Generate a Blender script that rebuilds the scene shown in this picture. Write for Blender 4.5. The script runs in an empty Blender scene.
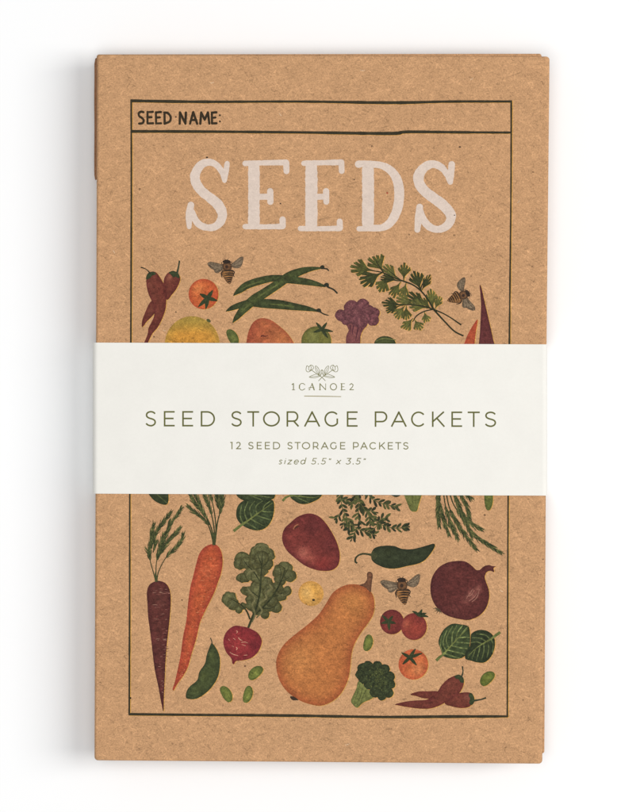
import bpy, math, random
import numpy as np
from mathutils import Vector, noise
from mathutils.geometry import delaunay_2d_cdt

# ------------------------------------------------------------------ scale
S = 0.0001976              # metres per photo unit (packet is 5.5 x 3.5 inches)
TOP = 0.0102               # height of the uppermost packet's face above the table
def X(x): return (x - 320.0) * S
def Y(y): return (406.0 - y) * S

scene = bpy.context.scene
col = scene.collection

# ------------------------------------------------------------------ camera
D = 0.95
cam = bpy.data.cameras.new('camera')
cam_o = bpy.data.objects.new('camera', cam)
col.objects.link(cam_o)
cam_o.location = (0, 0, TOP + D)
cam_o.rotation_euler = (0, 0, 0)
cam.sensor_fit = 'VERTICAL'
cam.sensor_height = 24
cam.lens = 24 * D / (812 * S)
cam.clip_start = 0.01
cam.clip_end = 50
scene.camera = cam_o

# ------------------------------------------------------------------ world and lamps
w = bpy.data.worlds.new('World'); scene.world = w
w.use_nodes = True
w.node_tree.nodes['Background'].inputs[0].default_value = (0.95, 0.98, 1.0, 1)
w.node_tree.nodes['Background'].inputs[1].default_value = 0.30

def area(name, loc, size, power, colr, target=(0, 0, 0), sy=None):
    l = bpy.data.lights.new(name, 'AREA')
    l.shape = 'RECTANGLE'; l.size = size; l.size_y = sy or size
    l.energy = power; l.color = colr
    o = bpy.data.objects.new(name, l); col.objects.link(o)
    o.location = loc
    o.rotation_euler = (Vector(target) - Vector(loc)).to_track_quat('-Z', 'Y').to_euler()
    return o
area('softbox_key', (1.40, 0.10, 1.65), 0.90, 29.0, (1.0, 0.985, 0.965), sy=1.5)
area('softbox_overhead', (-0.10, -0.15, 1.9), 0.9, 16.0, (1.0, 0.99, 0.98))

scene.view_settings.view_transform = 'Standard'
scene.view_settings.look = 'None'
scene.view_settings.exposure = 0.0
scene.view_settings.gamma = 1.0
GAIN = 1.12                # light arriving on a flat face, for reading colours off paper

# ------------------------------------------------------------------ helpers
def lin(c):
    r = []
    for v in c:
        v = max(0.0, min(255.0, v)) / 255.0
        v = v / 12.92 if v <= 0.04045 else ((v + 0.055) / 1.055) ** 2.4
        r.append(v / GAIN)
    return r

def tag(o, label=None, cat=None, group=None, kind=None):
    if label: o['label'] = label
    if cat: o['category'] = cat
    if group: o['group'] = group
    if kind: o['kind'] = kind

def thing(name, loc, label, cat, group=None):
    o = bpy.data.objects.new(name, None); col.objects.link(o)
    o.empty_display_size = 0.005
    o.location = loc
    tag(o, label, cat, group)
    return o

def mesh_obj(name, verts, faces, mat, parent=None, smooth=False):
    me = bpy.data.meshes.new(name)
    me.from_pydata(verts, [], faces)
    me.materials.append(mat)
    if smooth:
        for p in me.polygons: p.use_smooth = True
    me.update()
    o = bpy.data.objects.new(name, me); col.objects.link(o)
    if parent: o.parent = parent
    return o

# ------------------------------------------------------------------ materials
def nodes(name):
    m = bpy.data.materials.new(name); m.use_nodes = True
    nt = m.node_tree
    for n in list(nt.nodes): nt.nodes.remove(n)
    out = nt.nodes.new('ShaderNodeOutputMaterial')
    b = nt.nodes.new('ShaderNodeBsdfPrincipled')
    nt.links.new(b.outputs[0], out.inputs[0])
    return m, nt, b

def mth(nt, op, a, b=None, c=None, clamp=False):
    n = nt.nodes.new('ShaderNodeMath'); n.operation = op; n.use_clamp = clamp
    for i, v in enumerate((a, b, c)):
        if v is None: continue
        if isinstance(v, (int, float)): n.inputs[i].default_value = v
        else: nt.links.new(v, n.inputs[i])
    return n.outputs[0]

def noise_tex(nt, vec, scale, detail=2, rough=0.5, dist=0.0, off=(0, 0, 0), rot=0.0, stretch=(1, 1, 1)):
    mp = nt.nodes.new('ShaderNodeMapping'); mp.vector_type = 'TEXTURE'
    mp.inputs['Location'].default_value = off
    mp.inputs['Rotation'].default_value = (0, 0, rot)
    mp.inputs['Scale'].default_value = stretch
    nt.links.new(vec, mp.inputs[0])
    n = nt.nodes.new('ShaderNodeTexNoise')
    n.inputs['Scale'].default_value = scale
    n.inputs['Detail'].default_value = detail
    n.inputs['Roughness'].default_value = rough
    n.inputs['Distortion'].default_value = dist
    nt.links.new(mp.outputs[0], n.inputs['Vector'])
    return n.outputs['Fac']

def remap(nt, v, a, b, c, d):
    n = nt.nodes.new('ShaderNodeMapRange'); n.clamp = True
    nt.links.new(v, n.inputs[0])
    for i, q in enumerate((a, b, c, d)): n.inputs[i + 1].default_value = q
    return n.outputs[0]

def kraft_group():
    g = bpy.data.node_groups.new('kraft_fibres', 'ShaderNodeTree')
    g.interface.new_socket('Grain', in_out='OUTPUT', socket_type='NodeSocketFloat')
    g.interface.new_socket('Fibre', in_out='OUTPUT', socket_type='NodeSocketFloat')
    g.interface.new_socket('Fleck', in_out='OUTPUT', socket_type='NodeSocketFloat')
    g.interface.new_socket('Height', in_out='OUTPUT', socket_type='NodeSocketFloat')
    o = g.nodes.new('NodeGroupOutput')
    tc = g.nodes.new('ShaderNodeTexCoord').outputs['Object']
    k = 1 / S                        # texture scale of one unit
    big = noise_tex(g, tc, k / 26, 3, 0.6)
    mid = noise_tex(g, tc, k / 3.0, 3, 0.7, 0.6, (3, 1, 0), 0.12, (2.3, 1, 1))
    fine = noise_tex(g, tc, k / 1.35, 2, 0.75, 0.5, (1, 7, 0))
    s = mth(g, 'MULTIPLY', remap(g, big, 0.3, 0.7, -1, 1), 0.040)
    s = mth(g, 'ADD', s, mth(g, 'MULTIPLY', remap(g, mid, 0.25, 0.75, -1, 1), 0.125))
    s = mth(g, 'ADD', s, mth(g, 'MULTIPLY', remap(g, fine, 0.25, 0.75, -1, 1), 0.30))
    grain = mth(g, 'ADD', s, 1.0)
    # long pale and dark fibres in several directions: thin ridges of warped, stretched noise
    tot = None
    for i, (rt, st) in enumerate(((0.25, 7), (-0.5, 6), (1.1, 5), (2.2, 6))):
        f = noise_tex(g, tc, k / 1.9, 1, 0.4, 1.2, (i * 5.3, 2 * i, 0), rt, (st, 1, 1))
        m = noise_tex(g, tc, k / 9.0, 1, 0.5, 0, (9 + i * 3, 4, 0))
        r = mth(g, 'MULTIPLY', remap(g, f, 0.61, 0.69, 0, 1), remap(g, m, 0.46, 0.56, 0, 1))
        d = mth(g, 'MULTIPLY', remap(g, f, 0.37, 0.29, 0, 1), remap(g, m, 0.52, 0.42, 0, 1))
        e = mth(g, 'SUBTRACT', mth(g, 'MULTIPLY', r, 0.9), d)
        tot = e if tot is None else mth(g, 'ADD', tot, e)
    v = g.nodes.new('ShaderNodeTexVoronoi'); v.inputs['Scale'].default_value = k / 15
    g.links.new(tc, v.inputs['Vector'])
    sep = g.nodes.new('ShaderNodeSeparateColor'); g.links.new(v.outputs['Color'], sep.inputs[0])
    rad = mth(g, 'MULTIPLY', mth(g, 'POWER', sep.outputs[0], 3.0), 0.085)
    wob = mth(g, 'ADD', v.outputs['Distance'], mth(g, 'MULTIPLY', mth(g, 'SUBTRACT', fine, 0.5), 0.05))
    fl = mth(g, 'LESS_THAN', wob, rad)
    fl = mth(g, 'MULTIPLY', fl, mth(g, 'ADD', mth(g, 'MULTIPLY', sep.outputs[1], 0.55), 0.15))
    g.links.new(grain, o.inputs['Grain']); g.links.new(tot, o.inputs['Fibre'])
    g.links.new(fl, o.inputs['Fleck'])
    g.links.new(mth(g, 'ADD', mid, mth(g, 'MULTIPLY', tot, 0.3)), o.inputs['Height'])
    return g
KG = kraft_group()

def kraft_like(name, base=None, fib=0.22, grain=1.0, fleck=1.0, rough=0.85):
    """paper (constant colour) or ink soaked into it (colour from the mesh)."""
    m, nt, b = nodes(name)
    g = nt.nodes.new('ShaderNodeGroup'); g.node_tree = KG
    fac = mth(nt, 'ADD', 1.0, mth(nt, 'MULTIPLY', mth(nt, 'SUBTRACT', g.outputs['Grain'], 1.0), grain))
    fac = mth(nt, 'ADD', fac, mth(nt, 'MULTIPLY', g.outputs['Fibre'], fib))
    fac = mth(nt, 'MULTIPLY', fac, mth(nt, 'SUBTRACT', 1.0, mth(nt, 'MULTIPLY', g.outputs['Fleck'], fleck)))
    if base is None:
        a = nt.nodes.new('ShaderNodeAttribute'); a.attribute_name = 'ink'; src = a.outputs['Color']
    else:
        a = nt.nodes.new('ShaderNodeRGB'); a.outputs[0].default_value = (*lin(base), 1); src = a.outputs[0]
    gam = nt.nodes.new('ShaderNodeVectorMath'); gam.operation = 'SCALE'
    nt.links.new(src, gam.inputs[0]); nt.links.new(fac, gam.inputs['Scale'])
    nt.links.new(gam.outputs[0], b.inputs['Base Color'])
    b.inputs['Roughness'].default_value = rough
    b.inputs['Specular IOR Level'].default_value = 0.15
    bp = nt.nodes.new('ShaderNodeBump'); bp.inputs['Strength'].default_value = 0.25
    bp.inputs['Distance'].default_value = 0.00003
    nt.links.new(g.outputs['Height'], bp.inputs['Height'])
    nt.links.new(bp.outputs[0], b.inputs['Normal'])
    return m

M_KRAFT = kraft_like('kraft_paper', (196, 151, 110))
M_FLAP_SHADE = kraft_like('kraft_flap_shaded', (160, 113, 78))  # kraft made darker: the side flap's shade is put into its base colour
M_INK = kraft_like('printed_ink', None, fib=0.22, grain=1.25, fleck=0.5)
M_PALE = kraft_like('pale_ink', None, fib=0.05, grain=0.30, fleck=0.4)
M_BLACK = kraft_like('dark_ink', None, fib=0.12, grain=0.8, fleck=0.2)

def paper_mat(name, rgb, amt=0.02, rough=0.7):
    m, nt, b = nodes(name)
    tc = nt.nodes.new('ShaderNodeTexCoord').outputs['Object']
    n = noise_tex(nt, tc, 1 / S / 30, 3, 0.6)
    f = noise_tex(nt, tc, 1 / S / 2.2, 2, 0.6, 0.3, (4, 4, 0))
    fac = mth(nt, 'ADD', remap(nt, n, 0.3, 0.7, 1 - amt, 1 + amt), remap(nt, f, 0.3, 0.7, -amt * .6, amt * .6))
    c = nt.nodes.new('ShaderNodeRGB'); c.outputs[0].default_value = (*lin(rgb), 1)
    v = nt.nodes.new('ShaderNodeVectorMath'); v.operation = 'SCALE'
    nt.links.new(c.outputs[0], v.inputs[0]); nt.links.new(fac, v.inputs['Scale'])
    nt.links.new(v.outputs[0], b.inputs['Base Color'])
    b.inputs['Roughness'].default_value = rough
    b.inputs['Specular IOR Level'].default_value = 0.2
    bp = nt.nodes.new('ShaderNodeBump'); bp.inputs['Strength'].default_value = 0.12
    bp.inputs['Distance'].default_value = 0.00002
    nt.links.new(f, bp.inputs['Height']); nt.links.new(bp.outputs[0], b.inputs['Normal'])
    return m
M_BAND = paper_mat('ivory_card', (241, 238.5, 231.5), 0.016)
M_OLIVE = paper_mat('olive_ink', (100, 100, 52), 0.10)
M_OLIVE_LIGHT = paper_mat('light_olive_ink', (128, 126, 84), 0.10)
M_GOLD = paper_mat('ochre_ink', (150, 138, 88), 0.08)

mt, nt, b = nodes('white_table')
b.inputs['Base Color'].default_value = (0.893, 0.897, 0.902, 1)
b.inputs['Roughness'].default_value = 0.6
b.inputs['Specular IOR Level'].default_value = 0.2

# ------------------------------------------------------------------ setting
tv = []; tf = []
R = 3.0
tb = mesh_obj('tabletop', [(-R, -R, 0), (R, -R, 0), (R, R, 0), (-R, R, 0)], [(0, 1, 2, 3)], mt)
tag(tb, 'plain white seamless studio tabletop under the stack', None, None, 'structure')

# ------------------------------------------------------------------ packets
def quad_outline(c, margx, margy, rad, n=6):
    """rounded outline of the quad c = TL,TR,BR,BL (photo units), inset by margx / margy."""
    (ax, ay), (bx, by), (cx, cy), (dx, dy) = c
    q = [(ax + margx * .45, ay + margy), (bx - margx, by + margy), (cx - margx, cy - margy), (dx + margx * .45, dy - margy)]
    cen = [(q[0][0] + rad, q[0][1] + rad), (q[1][0] - rad, q[1][1] + rad), (q[2][0] - rad, q[2][1] - rad), (q[3][0] + rad, q[3][1] - rad)]
    st = [180, 270, 0, 90]
    pts = []
    for (x, y), a0 in zip(cen, st):
        for i in range(n + 1):
            a = math.radians(a0 + 90 * i / n)
            pts.append((x + rad * math.cos(a), y + rad * math.sin(a)))
    return pts

def packet_body(c, thick, fold, rad=3.0, base=(0, 0)):
    """envelope body: flat faces, folds rolled over on the long sides, thin cut edges at the ends."""
    rings = []
    N = 7
    h = thick / 2
    prof = []
    prof = [(0, 0), (.03, .22), (.10, .42), (.18, .50), (.36, .63), (.58, .77), (.80, .90), (.93, .96), (.97, .955), (1.0, 1.0)]
    up = [(fold * a, 0.22 * fold * a, h + h * bz) for a, bz in reversed(prof)]
    dn = [(fold * a, 0.22 * fold * a, h - h * bz) for a, bz in prof[1:]]
    seq = dn[::-1] + [(0, 0, h)] + up[:-1][::-1]
    verts = []; faces = []
    for mx, my, z in seq:
        pts = quad_outline(c, mx, my, rad)
        rings.append(len(verts))
        verts += [(X(px) - base[0], Y(py) - base[1], z) for px, py in pts]
    n = len(pts)
    faces.append(tuple(reversed(range(n))))
    for r in range(len(rings) - 1):
        a, b2 = rings[r], rings[r + 1]
        for i in range(n):
            j = (i + 1) % n
            faces.append((a + i, a + j, b2 + j, b2 + i))
    faces.append(tuple(rings[-1] + i for i in range(n)))
    return verts, faces

random.seed(11)
NP = 12
Z0 = 0.00030
TH_TOP = 0.00105
TH = (TOP - Z0 - TH_TOP) / (NP - 1)
ORD = ['topmost', 'second', 'third', 'fourth', 'fifth', 'sixth', 'seventh', 'eighth', 'ninth', 'tenth', 'eleventh', 'lowest']
QUAD = [(97.1, 54.5), (549.6, 56.3), (542.4, 763.8), (94.4, 760.5)]
bx, by = X(320), Y(409)
GROUP = 'kraft seed packets stacked under the paper band'
top = thing('seed_packet', (bx, by, TOP - TH_TOP),
            'topmost kraft seed packet printed with SEEDS and coloured vegetables', 'seed packet', GROUP)
v, f = packet_body(QUAD, TH_TOP, 4.2, 3.6, (bx, by))
body = mesh_obj('envelope', v, f, M_KRAFT, top)
for p in body.data.polygons[1:-1]: p.use_smooth = True
ZT = TH_TOP               # local height of the printed face

def flap_mesh(x0, x1, ya, yb, z_hi, base, zb, th=0.00028):
    """side tuck flap: a sheet folded over and sloping down towards its outer edge, round-cornered end."""
    verts = []; faces = []
    ny = 24; nx = 14
    for j in range(ny + 1):
        t = j / ny; y = ya + (yb - ya) * t
        e = min(t, 1 - t) * (yb - ya)
        cut = max(0.0, 1.0 - e / 1.6) ** 2 * 0.9      # rounded ends
        for i in range(nx + 1):
            s = i / nx
            xx = x1 + (x0 + cut - x1) * s
            drop = 0.0019 * min(1, max(0, (s - .12) / .30)) + 0.0022 * min(1, max(0, (s - .62) / .38)) ** 1.2
            wob = 0.12 * math.sin(y * 0.11) * s
            verts.append((X(xx + wob) - base[0], Y(y) - base[1], z_hi - drop - zb))
    n = len(verts)
    verts += [(a, b_, c_ - th) for a, b_, c_ in verts]
    W = nx + 1
    for j in range(ny):
        for i in range(nx):
            a = j * W + i
            faces.append((a, a + 1, a + W + 1, a + W))
            faces.append((n + a + W, n + a + W + 1, n + a + 1, n + a))
    for j in range(ny):
        a = j * W + nx; faces.append((a, n + a, n + a + W, a + W))
        a = j * W; faces.append((a + W, n + a + W, n + a, a))
    for i in range(nx):
        a = i; faces.append((a, n + a, n + a + 1, a + 1))
        a = ny * W + i; faces.append((a + 1, n + a + 1, n + a, a))
    return verts, faces

for k in range(1, NP):
    zb = Z0 + (NP - 1 - k) * TH
    j = lambda a: random.uniform(-a, a)
    if k == 1:
        q = [(96.4, 53.9), (541.9, 53.2), (541.6, 752.5), (96.2, 751)]
        lab = 'second packet from the top, its dark folded flap peeking out at upper left'
    elif k == 2:
        q = [(98.6, 62), (548.6, 63.5), (544.9, 754.2), (97.6, 752)]
        lab = 'third kraft packet of the stack, its edge peeking out at lower right'
    else:
        dx, dy = j(1.0), j(1.4)
        q = [(98.8 + dx, 60 + dy), (546.0 + dx, 62 + dy), (542.0 + dx, 757 + dy), (97.6 + dx, 755 + dy)]
        lab = '%s kraft packet counted from the top of the banded stack' % ORD[k]
        if k == NP - 1: lab = 'lowest kraft packet of the banded stack, nearest the tabletop'
    o = thing('seed_packet', (X(320), Y(409), zb), lab, 'seed packet', GROUP)
    v, f = packet_body(q, TH * 0.985, 3.0, 2.4, (X(320), Y(409)))
    eo = mesh_obj('envelope', v, f, M_KRAFT, o)
    for p in eo.data.polygons[1:-1]: p.use_smooth = True
    if k == 1:
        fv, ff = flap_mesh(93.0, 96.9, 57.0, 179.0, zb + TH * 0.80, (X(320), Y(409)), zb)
        fo = mesh_obj('side_flap', fv, ff, M_FLAP_SHADE, o, True)
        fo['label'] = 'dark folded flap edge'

# ------------------------------------------------------------------ drawing engine (flat print meshes)
def T(ox, oy, k, pts): return [(ox + p[0] / k, oy + p[1] / k) + tuple(p[2:]) for p in pts]

def smooth_closed(p, n=5):
    out = []; m = len(p)
    for i in range(m):
        p0, p1, p2, p3 = p[i - 1], p[i], p[(i + 1) % m], p[(i + 2) % m]
        for q in range(n):
            t = q / n
            out.append(tuple(0.5 * (2 * p1[d] + (-p0[d] + p2[d]) * t + (2 * p0[d] - 5 * p1[d] + 4 * p2[d] - p3[d]) * t * t
                                    + (-p0[d] + 3 * p1[d] - 3 * p2[d] + p3[d]) * t ** 3) for d in (0, 1)))
    return out

def smooth_open(p, n=6):
    if len(p) < 3: 
        n0 = 2
        out = []
        for i in range(len(p) - 1):
            for q in range(n0):
                t = q / n0; out.append(tuple(a + (b_ - a) * t for a, b_ in zip(p[i], p[i + 1])))
        return out + [tuple(p[-1])]
    e = [tuple(2 * a - b_ for a, b_ in zip(p[0], p[1]))] + list(p) + [tuple(2 * a - b_ for a, b_ in zip(p[-1], p[-2]))]
    out = []
    for i in range(1, len(e) - 2):
        p0, p1, p2, p3 = e[i - 1], e[i], e[i + 1], e[i + 2]
        for q in range(n):
            t = q / n
            out.append(tuple(0.5 * (2 * p1[d] + (-p0[d] + p2[d]) * t + (2 * p0[d] - 5 * p1[d] + 4 * p2[d] - p3[d]) * t * t
                                    + (-p0[d] + 3 * p1[d] - 3 * p2[d] + p3[d]) * t ** 3) for d in range(len(p1))))
    out.append(tuple(p[-1]))
    return out

def ell(cx, cy, rx, ry=None, ang=0, n=28, wob=0.0, seed=0):
    ry = rx if ry is None else ry
    a0 = math.radians(ang); out = []
    for i in range(n):
        t = 2 * math.pi * i / n
        r = 1 + wob * noise.noise(Vector((math.cos(t) * 1.7 + seed, math.sin(t) * 1.7, seed * 3.1)))
        x, y = rx * r * math.cos(t), ry * r * math.sin(t)
        out.append((cx + x * math.cos(a0) - y * math.sin(a0), cy + x * math.sin(a0) + y * math.cos(a0)))
    return out

def ribbon(path, smooth=True, n=6):
    """one polygon for a stroke: path of (x, y, width)."""
    p = smooth_open(path, n) if smooth else path
    L = []; Rr = []
    for i, q in enumerate(p):
        a = p[max(0, i - 1)]; c = p[min(len(p) - 1, i + 1)]
        dx, dy = c[0] - a[0], c[1] - a[1]; l = math.hypot(dx, dy) or 1
        nx, ny = -dy / l, dx / l; hw = max(q[2], 0.12) / 2
        L.append((q[0] + nx * hw, q[1] + ny * hw)); Rr.append((q[0] - nx * hw, q[1] - ny * hw))
    return L + Rr[::-1]

def pen(path, wd=None, round_ends=True, smooth=True, n=6, wob=0.0, seed=0):
    """many small polygons whose union is the stroke (crossings and closed loops are fine)."""
    p = [tuple(q) if len(q) > 2 else (q[0], q[1], wd) for q in path]
    if smooth: p = smooth_open(p, n)
    if wob:
        p = [(a, b_, c_ * (1 + wob * noise.noise(Vector((a * .35 + seed, b_ * .35, seed))))) for a, b_, c_ in p]
    out = []
    for i in range(len(p) - 1):
        (x0, y0, w0), (x1, y1, w1) = p[i], p[i + 1]
        dx, dy = x1 - x0, y1 - y0; l = math.hypot(dx, dy)
        if l < 1e-6: continue
        nx, ny = -dy / l, dx / l
        out.append([(x0 + nx * w0 / 2, y0 + ny * w0 / 2), (x1 + nx * w1 / 2, y1 + ny * w1 / 2),
                    (x1 - nx * w1 / 2, y1 - ny * w1 / 2), (x0 - nx * w0 / 2, y0 - ny * w0 / 2)])
    rng = range(0, len(p)) if round_ends else range(1, len(p) - 1)
    for i in rng:
        out.append(ell(p[i][0], p[i][1], p[i][2] / 2, n=10 if p[i][2] < 3 else 18))
    return out

def mix(a, b_, t): return tuple(x + (y - x) * t for x, y in zip(a, b_))

def paint(base, edge=None, ew=2.5, ea=0.7, mott=0.10, ms=3.0, blobs=(), grad=None, hue=0.0, seed=0):
    """colour as a function of place: base wash, darker rim, soft blobs (x, y, r, colour, strength), gradient."""
    def fn(x, y, poly):
        c = base
        if grad:
            (gx0, gy0), (gx1, gy1), c1 = grad
            d2 = (gx1 - gx0) ** 2 + (gy1 - gy0) ** 2
            t = max(0, min(1, ((x - gx0) * (gx1 - gx0) + (y - gy0) * (gy1 - gy0)) / d2))
            c = mix(c, c1, t)
        for bl in blobs:
            r2 = ((x - bl[0]) ** 2 + (y - bl[1]) ** 2) / (bl[2] ** 2)
            c = mix(c, bl[3], bl[4] * math.exp(-r2))
        if edge is not None:
            A = poly[0]; Bv = poly[1]
            P = np.array((x, y)) - A
            t = np.clip((P * Bv).sum(1) / poly[2], 0, 1)
            d = math.sqrt(((P - Bv * t[:, None]) ** 2).sum(1).min())
            c = mix(c, edge, ea * math.exp(-(d / ew) ** 1.3))
        n1 = noise.noise(Vector((x / ms + seed, y / ms, seed * 1.7)))
        n2 = noise.noise(Vector((x / 1.1, y / 1.1, 5.0 + seed)))
        n0 = noise.noise(Vector((x / (ms * 2.6) + 9 + seed, y / (ms * 2.6), 2.0)))
        f = 1 + mott * (1.3 * n1 + 1.3 * n2 + 0.8 * n0)
        return (c[0] * f, c[1] * f * (1 + hue * n1), c[2] * f)
    return fn

def flat(c, mott=0.06): return paint(c, mott=mott)

class Art:
    def __init__(self): self.items = []; self.fringe = []
    def add(self, polys, fn, sp=1.7, fringe=False):
        if polys and isinstance(polys[0], tuple): polys = [polys]
        if not callable(fn): fn = flat(fn)
        for p in polys:
            self.items.append((p, fn, sp))
        if fringe:
            for p in polys:
                self.fringe.append(([(x + 0.75, y + 0.35) for x, y in p], flat((214, 160, 82), 0.05), 0))
        return self
    def build(self, name, mat, parent, z, place=None):
        items = self.fringe + self.items
        pts = []; faces = []; keys = {}
        def vid(p):
            kx = (round(p[0], 4), round(p[1], 4))
            if kx not in keys: keys[kx] = len(pts); pts.append(kx)
            return keys[kx]
        polyn = []
        for p, fn, sp in items:
            area2 = sum(p[i - 1][0] * p[i][1] - p[i][0] * p[i - 1][1] for i in range(len(p)))
            if area2 < 0: p = p[::-1]
            ids = []
            for q in p:
                i = vid(q)
                if not ids or ids[-1] != i: ids.append(i)
            if ids[0] == ids[-1]: ids.pop()
            faces.append(ids)
            A = np.array(p); Bv = np.roll(A, -1, 0) - A
            polyn.append((A, Bv, np.maximum((Bv ** 2).sum(1), 1e-9)))
        rnd = random.Random(5)
        for (p, fn, sp), (A, Bv, L2) in zip(items, polyn):
            if not sp: continue
            x0, y0 = A.min(0); x1, y1 = A.max(0)
            if (x1 - x0) * (y1 - y0) < 12 * sp: continue
            nx = int((x1 - x0) / sp); ny = int((y1 - y0) / sp)
            for i in range(nx + 1):
                for jj in range(ny + 1):
                    x = x0 + (i + rnd.uniform(-.35, .35)) * sp; y = y0 + (jj + rnd.uniform(-.35, .35)) * sp
                    Bp = A + Bv
                    cond = (A[:, 1] > y) != (Bp[:, 1] > y)
                    with np.errstate(divide='ignore', invalid='ignore'):
                        xi = A[:, 0] + (y - A[:, 1]) / (Bp[:, 1] - A[:, 1]) * Bv[:, 0]
                    if (cond & (x < xi)).sum() % 2:
                        P = np.array((x, y)) - A
                        t = np.clip((P * Bv).sum(1) / L2, 0, 1)
                        if ((P - Bv * t[:, None]) ** 2).sum(1).min() > (0.35 * sp) ** 2: vid((x, y))
        vo, eo_, fo_, ov, oe, of = delaunay_2d_cdt([Vector(p) for p in pts], [], faces, 0, 1e-5, True)
        tri = []; own = []
        for t, src in zip(fo_, of):
            if len(src): tri.append(tuple(reversed(t))); own.append(max(src))
        used = sorted({i for t in tri for i in t}); rm = {u: i for i, u in enumerate(used)}
        pl = place or (lambda x, y: (X(x) - bx, Y(y) - by))
        verts = []
        for u in used:
            a, b_ = pl(vo[u][0], vo[u][1]); verts.append((a, b_, z))
        me = bpy.data.meshes.new(name)
        me.from_pydata(verts, [], [tuple(rm[i] for i in t) for t in tri])
        at = me.color_attributes.new('ink', 'FLOAT_COLOR', 'CORNER')
        cache = {}; li = 0
        buf = np.ones(len(tri) * 12, dtype=np.float32)
        for t, ow in zip(tri, own):
            for i in t:
                kk = (i, ow)
                if kk not in cache: cache[kk] = lin(dull(items[ow][1](vo[i][0], vo[i][1], polyn[ow])) if mat is M_INK else items[ow][1](vo[i][0], vo[i][1], polyn[ow]))
                buf[li:li + 3] = cache[kk]; li += 4
        at.data.foreach_set('color', buf)
        me.materials.append(mat); me.update()
        o = bpy.data.objects.new(name, me); col.objects.link(o); o.parent = parent
        return o

ZL = ZT + 0.000012
STEP = 0.000006
def dull(c):
    g = 0.3 * c[0] + 0.55 * c[1] + 0.15 * c[2]
    q = [0.965 * (v + (g - v) * 0.06) for v in c]
    if c[1] > c[0]:
        q[0] += 0.40 * (c[1] - c[0]); q[1] *= 0.97; q[2] *= 0.90
    return tuple(q)

def ink(art, name, layer=0, parent=None, label=None, mat=None):
    o = art.build(name, mat or M_INK, parent or top, ZL + STEP * layer)
    if label: o['label'] = label
    return o

DARK = (58, 52, 38)
# ------------------------------------------------------------------ printed frame and lettering on the packet
A = Art()
def rule(path, **kw): A.add(pen(path, wob=0.22, n=14, **kw), flat(DARK, 0.12), 0, fringe=True)
rule([(130.6, 100.8, 2.9), (200, 101.8, 3.0), (300, 101.6, 2.4), (391, 102.7, 3.2), (450, 101.6, 2.6), (512.0, 101.5, 2.5)], round_ends=False, seed=1)
rule([(131.2, 131.4, 3.1), (200, 131.6, 2.9), (300, 132.4, 2.8), (388, 133.5, 3.4), (408, 131.9, 3.1), (460, 132.3, 2.7), (510.6, 132.6, 2.2)], round_ends=False, seed=2)
rule([(131.3, 99.6, 1.9), (131.4, 200, 1.8), (130.9, 340, 1.8), (129.9, 480, 1.7), (129.7, 600, 1.8), (129.3, 715.0, 1.9)], round_ends=False, seed=3)
rule([(511.3, 100.4, 1.9), (510.9, 200, 1.6), (509.5, 330, 1.8), (508.3, 470, 1.7), (507.7, 600, 1.6), (507.3, 717, 1.8)], round_ends=False, seed=4)
rule([(128.9, 714.2, 2.7), (200, 714.9, 2.6), (290, 715.6, 2.9), (380, 717.0, 2.7), (450, 716.6, 3.1), (508, 716.4, 2.4)], round_ends=False, seed=5)
ink(A, 'printed_frame', 0, mat=M_BLACK)

A = Art()
def nm(*paths, w=15):
    for i, p in enumerate(paths):
        q = T(130, 95, 6.4, p)
        A.add(pen([(a[0], a[1], w / 6.4) for a in q], wob=0.25, seed=i, n=4, smooth=len(q) > 2 and p[0] != p[-1] and not (len(p) == 4 and p is nm)), flat((56, 46, 32), .1), 0)
def nml(*paths, w=15):
    for i, p in enumerate(paths):
        q = T(130, 95, 6.4, p)
        A.add(pen([(a[0], a[1], w / 6.4) for a in q], wob=0.25, seed=i, smooth=False), flat((56, 46, 32), .1), 0)
nm([(86, 110), (70, 107), (56, 118), (60, 136), (78, 148), (88, 164), (80, 180), (58, 183)])
nml([(112, 108), (112, 182)], [(112, 110), (146, 108)], [(112, 143), (138, 142)], [(112, 182), (148, 181)])
nml([(166, 110), (167, 182)], [(166, 112), (197, 109)], [(167, 145), (191, 143)], [(167, 182), (199, 181)])
nml([(221, 112), (222, 182)]); nm([(219, 112), (242, 116), (260, 140), (255, 168), (222, 184)])
nml([(318, 184), (320, 112)], [(320, 112), (355, 184)], [(355, 184), (358, 112)])
nml([(384, 184), (405, 110)], [(405, 110), (430, 184)], [(391, 160), (424, 160)])
nml([(450, 184), (456, 112)], [(456, 112), (478, 158)], [(478, 158), (499, 112)], [(499, 112), (508, 184)])
nml([(524, 112), (525, 182)], [(524, 113), (552, 111)], [(525, 146), (547, 144)], [(525, 182), (553, 181)])
nml([(575, 129), (576, 131)], [(575, 168), (576, 170)], w=11)
nml([(291, 140), (296, 141)], w=7)
ink(A, 'name_lettering', 0, mat=M_BLACK)

A = Art()
PINK = paint((220, 201, 187), mott=0.02, ms=3)
def L(ox, pts, sm=True, seed=0, n=8):
    A.add(pen([(ox + p[0] / 6.4, 150 + p[1] / 6.4, p[2] / 6.4) for p in pts], n=n, smooth=sm, wob=0.10, seed=seed), PINK, 0)
def LA(pts, seed=0):
    A.add(pen(pts, smooth=len(pts) > 2, n=14, wob=0.12, seed=seed), PINK, 0)
L(180, [(283, 195, 26), (268, 140, 36), (228, 92, 42), (180, 78, 46), (132, 98, 54), (98, 155, 60), (102, 208, 62), (138, 262, 62), (190, 304, 62),
        (243, 350, 66), (271, 408, 60), (258, 460, 54), (220, 492, 46), (172, 496, 42), (125, 478, 46), (94, 440, 44), (76, 395, 38)], seed=1)
L(180, [(302, 86, 32), (294, 140, 36), (285, 196, 30)], seed=2); L(180, [(70, 352, 42), (58, 420, 44), (59, 492, 30)], seed=3)
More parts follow.
